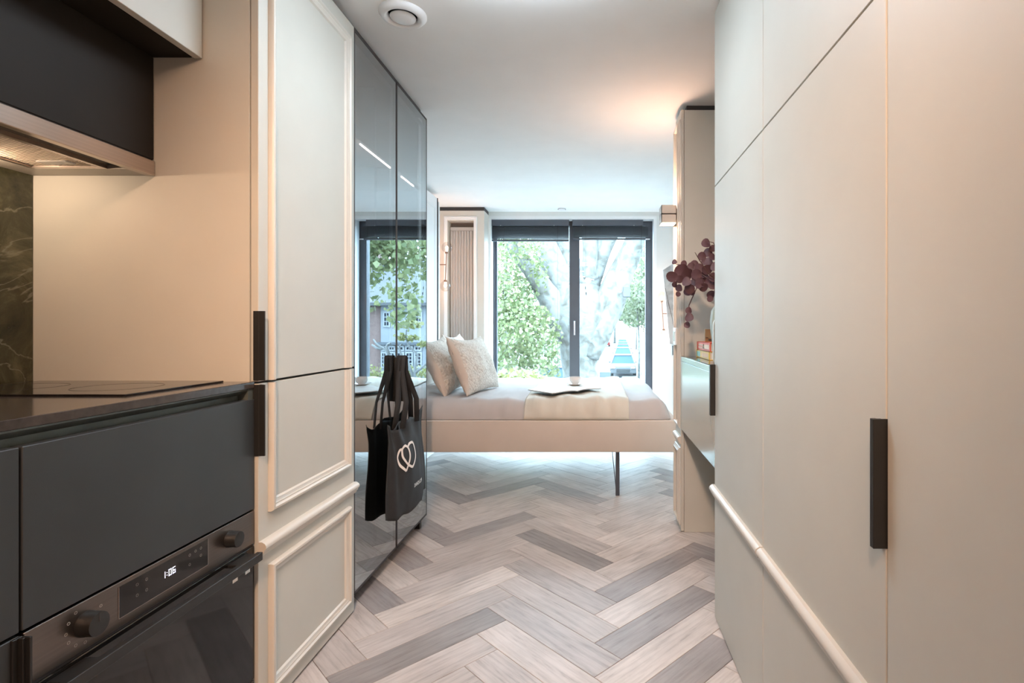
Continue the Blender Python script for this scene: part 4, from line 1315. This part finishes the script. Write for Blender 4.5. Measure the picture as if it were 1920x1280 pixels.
def limb(b, pts, seg=18, seed=0):
    """pts: (px, py, width px, Y)"""
    P = [at(p[0], p[1], p[3]) for p in pts]; Rr = [p[2]*p[3]/2000 for p in pts]
    PP, RR = [], []
    for i in range(len(P)-1):
        p0, p1, p2, p3 = P[max(i-1, 0)], P[i], P[i+1], P[min(i+2, len(P)-1)]
        for j in range(5):
            q = j/5
            PP.append(0.5*((2*p1)+(-p0+p2)*q+(2*p0-5*p1+4*p2-p3)*q*q+(-p0+3*p1-3*p2+p3)*q**3)); RR.append(Rr[i]*(1-q)+Rr[i+1]*q)
    PP.append(P[-1]); RR.append(Rr[-1])
    k = len(b.bm.verts)
    b.tube(PP, RR, seg)
    b.bm.verts.ensure_lookup_table()
    for v in b.bm.verts[k:]:
        v.co += Vector((noise.noise(v.co*1.6), noise.noise(v.co*1.6+Vector((9, 0, 0))), 0))*0.06
    return b


TY = 14.0
t = thing('plane_tree', 'huge pale barked plane tree forking right outside the window', 'tree', (-0.38, TY, GZ))
limb(MB(), [(1089, 850, 78, TY), (1088, 760, 70, TY), (1088, 700, 68, TY), (1087, 650, 80, TY), (1088, 605, 108, TY), (1086, 565, 104, TY), (1084, 535, 70, TY)], 28).build('trunk', BARK, t, smooth=True)
for pts in ([(1066, 620, 66, 13.9), (1048, 585, 56, 13.8), (1022, 545, 40, 13.7), (995, 505, 33, 13.6), (965, 462, 28, 13.4), (940, 400, 24, 13.2), (925, 330, 20, 13)],
            [(1070, 590, 70, TY), (1060, 540, 54, TY), (1036, 490, 48, 14.1), (1012, 440, 40, 14.2), (985, 370, 34, 14.4)],
            [(1080, 580, 60, 14.2), (1072, 520, 46, 14.3), (1060, 460, 42, 14.5), (1052, 380, 36, 14.8)],
            [(1095, 590, 64, 14), (1100, 540, 46, 14), (1114, 500, 42, 13.9), (1132, 455, 40, 13.8), (1155, 400, 36, 13.6), (1180, 330, 30, 13.4)],
            [(1108, 520, 34, 13.8), (1106, 480, 30, 13.6), (1104, 440, 28, 13.5), (1100, 380, 24, 13.4)],
            [(1102, 620, 70, 13.9), (1128, 578, 56, 13.9), (1152, 536, 48, 13.8), (1172, 495, 44, 13.7), (1188, 458, 42, 13.6), (1206, 400, 36, 13.4), (1220, 340, 30, 13.2)],
            [(1105, 665, 44, 13.8), (1126, 622, 44, 13.7), (1144, 588, 40, 13.7), (1159, 555, 34, 13.6), (1174, 515, 28, 13.6), (1186, 475, 22, 13.6)]):
    limb(MB(), pts).build('limb', BARK, t, smooth=True)
leaves('foliage', [(-2.6, 13.5, 6.0, 2.6, 2.5, 1.6, 500), (1.5, 13.0, 6.5, 3.5, 2.5, 1.5, 500), (4.2, 12.5, 3.4, 1.7, 1.2, 1.0, 2300), (3.0, 12.8, 3.0, 1.3, 1.0, 0.9, 1600), (4.0, 12.6, 1.9, 0.9, 0.8, 0.5, 420), (2.6, 12.5, 1.7, 0.4, 0.6, 0.7, 240)], 0.155, LEAF, t, 3)
MB().box(0.70, 0.88, 13.1, 13.25, 1.88, 2.14, 0.01).build('nest_box', mat('grey_box', (0.055, 0.05, 0.055), 0.7), t)


def tree(name, label, base, h, blobs, size, m, seed, tr=0.12, group='trees beyond the window'):
    t = thing(name, label, 'tree', base, group)
    b = MB(); B = Vector(base)
    b.tube([B, B+Vector((0.05, 0, h*0.4)), B+Vector((-0.08, 0.05, h*0.75)), B+Vector((0.1, 0, h))], [tr, tr*0.8, tr*0.6, tr*0.25], 8)
    b.build('trunk', BARK, t, smooth=True)
    leaves('foliage', blobs, size, m, t, seed)
    return t


tree('leafy_tree', 'dense green tree filling the left window leaf', (-2.6, 13.0, GZ), 4.6, [(-2.1, 13.0, 2.5, 1.0, 1.0, 1.4, 2500), (-1.9, 12.5, 0.9, 1.15, 1.0, 0.9, 3000), (-2.6, 13.5, 1.4, 1.2, 1.0, 1.5, 2000), (-1.3, 12.6, 0.15, 0.5, 0.6, 0.55, 700)], 0.105, LEAF, 11)
tree('leafy_tree', 'paler tree behind the dense green one at the left', (-4.0, 24.0, GZ), 7.0, [(-3.6, 24, 4.2, 2.6, 2.0, 2.6, 2600), (-3.3, 24, 0.5, 2.6, 1.8, 1.7, 2200), (-1.6, 25, 2.6, 1.6, 1.5, 2.0, 1100)], 0.19, LEAFP, 12)
tree('leafy_bush', 'bright bush at the foot of the left window leaf', (-1.3, 10.5, GZ), 1.9, [(-1.5, 10.5, -0.15, 0.75, 0.6, 0.45, 900), (-0.95, 10.6, -0.25, 0.45, 0.5, 0.40, 380)], 0.12, LEAFY, 13, 0.05)
tree('leafy_bush', 'bright bush at the foot of the right window leaf', (0.45, 11.5, GZ), 1.5, [(0.45, 11.5, -0.35, 0.55, 0.5, 0.40, 240)], 0.11, LEAFP, 14, 0.05)
for i, (x, y, h, lab) in enumerate(((2.55, 31, 5.6, 'slender street tree nearest the parked cars'), (3.6, 44, 7, 'second slender street tree beside the pavement'), (4.9, 60, 9, 'third street tree along the pavement'), (6.4, 82, 12, 'far street tree near the end of the road'))):
    k = y/31
    tree('street_tree', lab, (x, y, GZ), h, [(x-0.1*k, y, GZ+h*0.85, 1.25*k, 1.2*k, 1.5*k, 1300), (x+0.9*k, y, GZ+h*0.75, 0.9*k, k, 1.7*k, 650)], 0.20*k, LEAFP, 20+i, 0.07*k**0.5)
tree('street_tree', 'broad tree closing the far end of the road', (4.5, 120, GZ), 11, [(4.2, 120, 6.2, 6.0, 3, 3.2, 1300), (8, 118, 6, 5, 3, 4, 900), (-3, 125, 6, 5, 3, 4, 700)], 1.0, LEAFP, 31, 0.3)

# parked cars
def make_car(label, loc, col, rz=0.0):
    t = thing('car', label, 'car', (0, 0, 0), 'cars on the road outside')
    L, Wd = 4.2, 1.76
    paint = mat('car_paint', tuple(c*0.14 for c in col), 0.5, spec=0.2)
    prof = [(-2.1, 0.28), (-2.08, 0.62), (-1.95, 0.78), (-1.15, 0.92), (1.6, 0.95), (2.02, 0.85), (2.1, 0.6), (2.08, 0.28)]
    b = MB(); b.prism(prof, lambda a, z: (-Wd/2, a, z), lambda a, z: (Wd/2, a, z))
    bmesh.ops.bevel(b.bm, geom=list(b.bm.edges), offset=0.05, segments=2, affect='EDGES')
    b.build('body', paint, t, smooth='auto')
    lo_ = [(-1.2, 0.90), (1.75, 0.93)]; hi_ = [(-0.45, 1.40), (1.25, 1.40)]
    v = []
    for (y, z), wx in ((lo_[0], 0.80), (lo_[1], 0.80), (hi_[1], 0.62), (hi_[0], 0.62)):
        v += [(-wx, y, z), (wx, y, z)]
    MB().raw(v, [(0, 1, 3, 2), (2, 3, 5, 4), (4, 5, 7, 6), (6, 7, 1, 0), (0, 2, 4, 6), (1, 7, 5, 3)]).build('windows', CARG, t)
    MB().box(-0.63, 0.63, -0.47, 1.27, 1.39, 1.45, 0.02, 2).build('roof', paint, t)
    for s_ in (-1, 1):
        MB().tube([(s_*0.79, -1.17, 0.92), (s_*0.62, -0.46, 1.41)], 0.035, 6).tube([(s_*0.79, 1.72, 0.92), (s_*0.62, 1.26, 1.41)], 0.035, 6).build('pillar', paint, t)
        for yy in (-1.3, 1.3):
            MB().tube([(s_*0.66, yy, 0.31), (s_*0.90, yy, 0.31)], 0.31, 20).build('wheel', TYRE, t)
        MB().box(s_*0.52, s_*0.82, -2.12, -2.02, 0.60, 0.72, 0.02).build('headlight', CHROME, t)
        MB().box(s_*0.86, s_*1.0, -0.95, -0.83, 0.93, 1.04, 0.02).build('mirror', paint, t)
        MB().box(s_*0.60, s_*0.84, 2.02, 2.12, 0.66, 0.78, 0.02).build('tail_light', mat('tail_red', (0.1, 0.01, 0.01), 0.3), t)
    MB().box(-0.45, 0.45, -2.125, -2.05, 0.36, 0.60, 0.02).build('grille', TYRE, t)
    t.location = loc; t.rotation_euler = (0, 0, rz)
    return t


cars = [(2.02, 38, (0.55, 0.57, 0.60), 'silver car with blue windscreen nearest in the parked row'), (2.75, 52, (0.72, 0.73, 0.75), 'white car second in the parked row'), (3.35, 63, (0.50, 0.53, 0.56), 'grey car third in the parked row'),
        (3.95, 75, (0.60, 0.62, 0.65), 'silver car fourth in the parked row'), (4.8, 92, (0.25, 0.28, 0.32), 'dark car at the far end of the parked row')]
for x, y, c, lab in cars:
    make_car(lab, (x, y, GZ), c, -0.05)
make_car('red car driving away in the middle of the road', (1.95, 100, GZ), (0.75, 0.10, 0.07), math.pi)
make_car('pale car half hidden behind the bushes at the left', (-2.0, 26, GZ), (0.60, 0.66, 0.72), 0.1)
cbn = MB().box(0.25, 0.80, 26.6, 27.2, GZ, GZ+1.15, 0.02).build('utility_cabinet', mat('green_grey', (0.06, 0.07, 0.08), 0.6))
tag(cbn, 'dark grey street cabinet beside the plane trunk', 'cabinet')
t = thing('street_post', 'thin post beside the parked cars', 'post', (2.65, 33, GZ))
MB().tube([(2.72, 33.5, GZ), (2.72, 33.5, GZ+1.9)], 0.10, 10).build('bollard', mat('post_grey', (0.25, 0.27, 0.28), 0.6), t)

# house across the road, seen in the dark glass
t = thing('house', 'white and pink brick house with bay windows mirrored in the dark glass', 'house', (9, 33, GZ))
HY = 30.0
MB().box(10.15, 14.0, HY+0.2, HY+8, GZ, 2.6).build('brick_wall', BRICK, t)
MB().box(5.2, 10.15, HY, HY+8, GZ, 2.45).build('white_front', RENDER_W, t)
MB().box(5.0, 10.3, HY-0.25, HY+0.1, 0.20, 0.34).build('ledge', mat('ledge_grey', (0.06, 0.065, 0.075), 0.7), t)
MB().box(4.9, 14.2, HY-0.5, HY+0.1, 2.38, 2.55).build('gutter', ROOF, t)
MB().prism([(HY-0.5, 2.5), (HY+4, 5.4), (HY+8.5, 2.5)], lambda a, z: (4.9, a, z), lambda a, z: (14.2, a, z)).build('roof', ROOF, t)
MB().box(11.5, 12.3, HY+3, HY+4, 4.5, 6.6).build('chimney', BRICK, t)


def hwin(x0, x1, z0, z1, cols, rows):
    fr = MB().box(x0, x1, HY-0.08, HY+0.02, z0, z1).build('window', WHITEF, t)
    b = MB(); w = (x1-x0-0.12)/cols; h = (z1-z0-0.12)/rows
    for i in range(cols):
        for j in range(rows):
            b.box(x0+0.06+i*w+0.025, x0+0.06+(i+1)*w-0.025, HY-0.095, HY-0.07, z0+0.06+j*h+0.025, z0+0.06+(j+1)*h-0.025)
    b.build('panes', PANE, fr)


for (x0, x1) in ((7.80, 8.22), (8.26, 8.68), (9.02, 9.44), (9.60, 10.0), (6.0, 6.42), (6.46, 6.88)):
    hwin(x0, x1, 1.20, 2.06, 2, 3)
for (x0, x1) in ((7.82, 8.25), (8.32, 8.75), (8.82, 9.25), (9.32, 9.70), (9.78, 10.12), (6.1, 6.5), (6.6, 7.0)):
    hwin(x0, x1, -0.15, 0.14, 2, 1)
    hwin(x0, x1, -1.10, -0.20, 2, 4)
t = thing('hedge', 'bright yellow green hedge in front of the white house', 'hedge', (6.3, 22, GZ))
leaves('foliage', [(4.8+i*0.55, 22, GZ+0.85, 0.65, 0.6, 1.0, 420) for i in range(9)], 0.15, LEAFY, t, 40)
MB().box(4.5, 9.5, 21.8, 22.2, GZ, GZ+0.9).build('stems', PURPLE_STEM, t)
t = thing('small_tree', 'small tree with bare curving pale branches before the white house', 'tree', (3.4, 15, GZ))


def mir(px, py, Y):
    return Vector((-1.88+(1115-px)/1000*Y, Y, CAMZ-(py-616)/1000*Y))


for pts in ([(775, 760), (778, 690), (783, 665), (768, 650), (761, 635), (762, 618)], [(776, 710), (765, 680), (752, 665), (748, 650), (754, 644)], [(760, 720), (735, 670), (722, 655), (706, 645), (700, 636)],
            [(730, 665), (724, 650), (727, 645), (733, 643)], [(716, 654), (706, 652), (697, 646)], [(776, 700), (792, 688), (800, 680)]):
    P = [mir(p[0], p[1], 15) for p in pts]
    MB().tube(P, [0.045-0.03*i/len(P) for i in range(len(P))], 8).build('branch', mat('pale_branch', (0.10, 0.097, 0.095), 0.8), t, smooth=True)
leaves('foliage', [(*mir(770, 608, 15), 0.35, 0.3, 0.12, 110), (*mir(765, 633, 15), 0.35, 0.3, 0.08, 80), (*mir(733, 630, 15), 0.4, 0.3, 0.15, 120), (*mir(795, 645, 15), 0.2, 0.2, 0.1, 40)], 0.13, LEAFY, t, 41)
# a neighbouring brick building further right and a wall of trees behind everything
tree('leafy_tree', 'tall tree at the right of the white house', (12.5, 26, GZ), 6, [(12.0, 26, 2.2, 1.9, 1.5, 3.0, 1500), (10.9, 25, 1.0, 1.0, 1.2, 3.4, 1100)], 0.26, LEAF, 42)
tree('leafy_tree', 'tree crown rising behind the white house', (8.5, 42, GZ), 9, [(8.5, 42, 6.5, 6, 2, 3.0, 1600)], 0.5, LEAFP, 43)
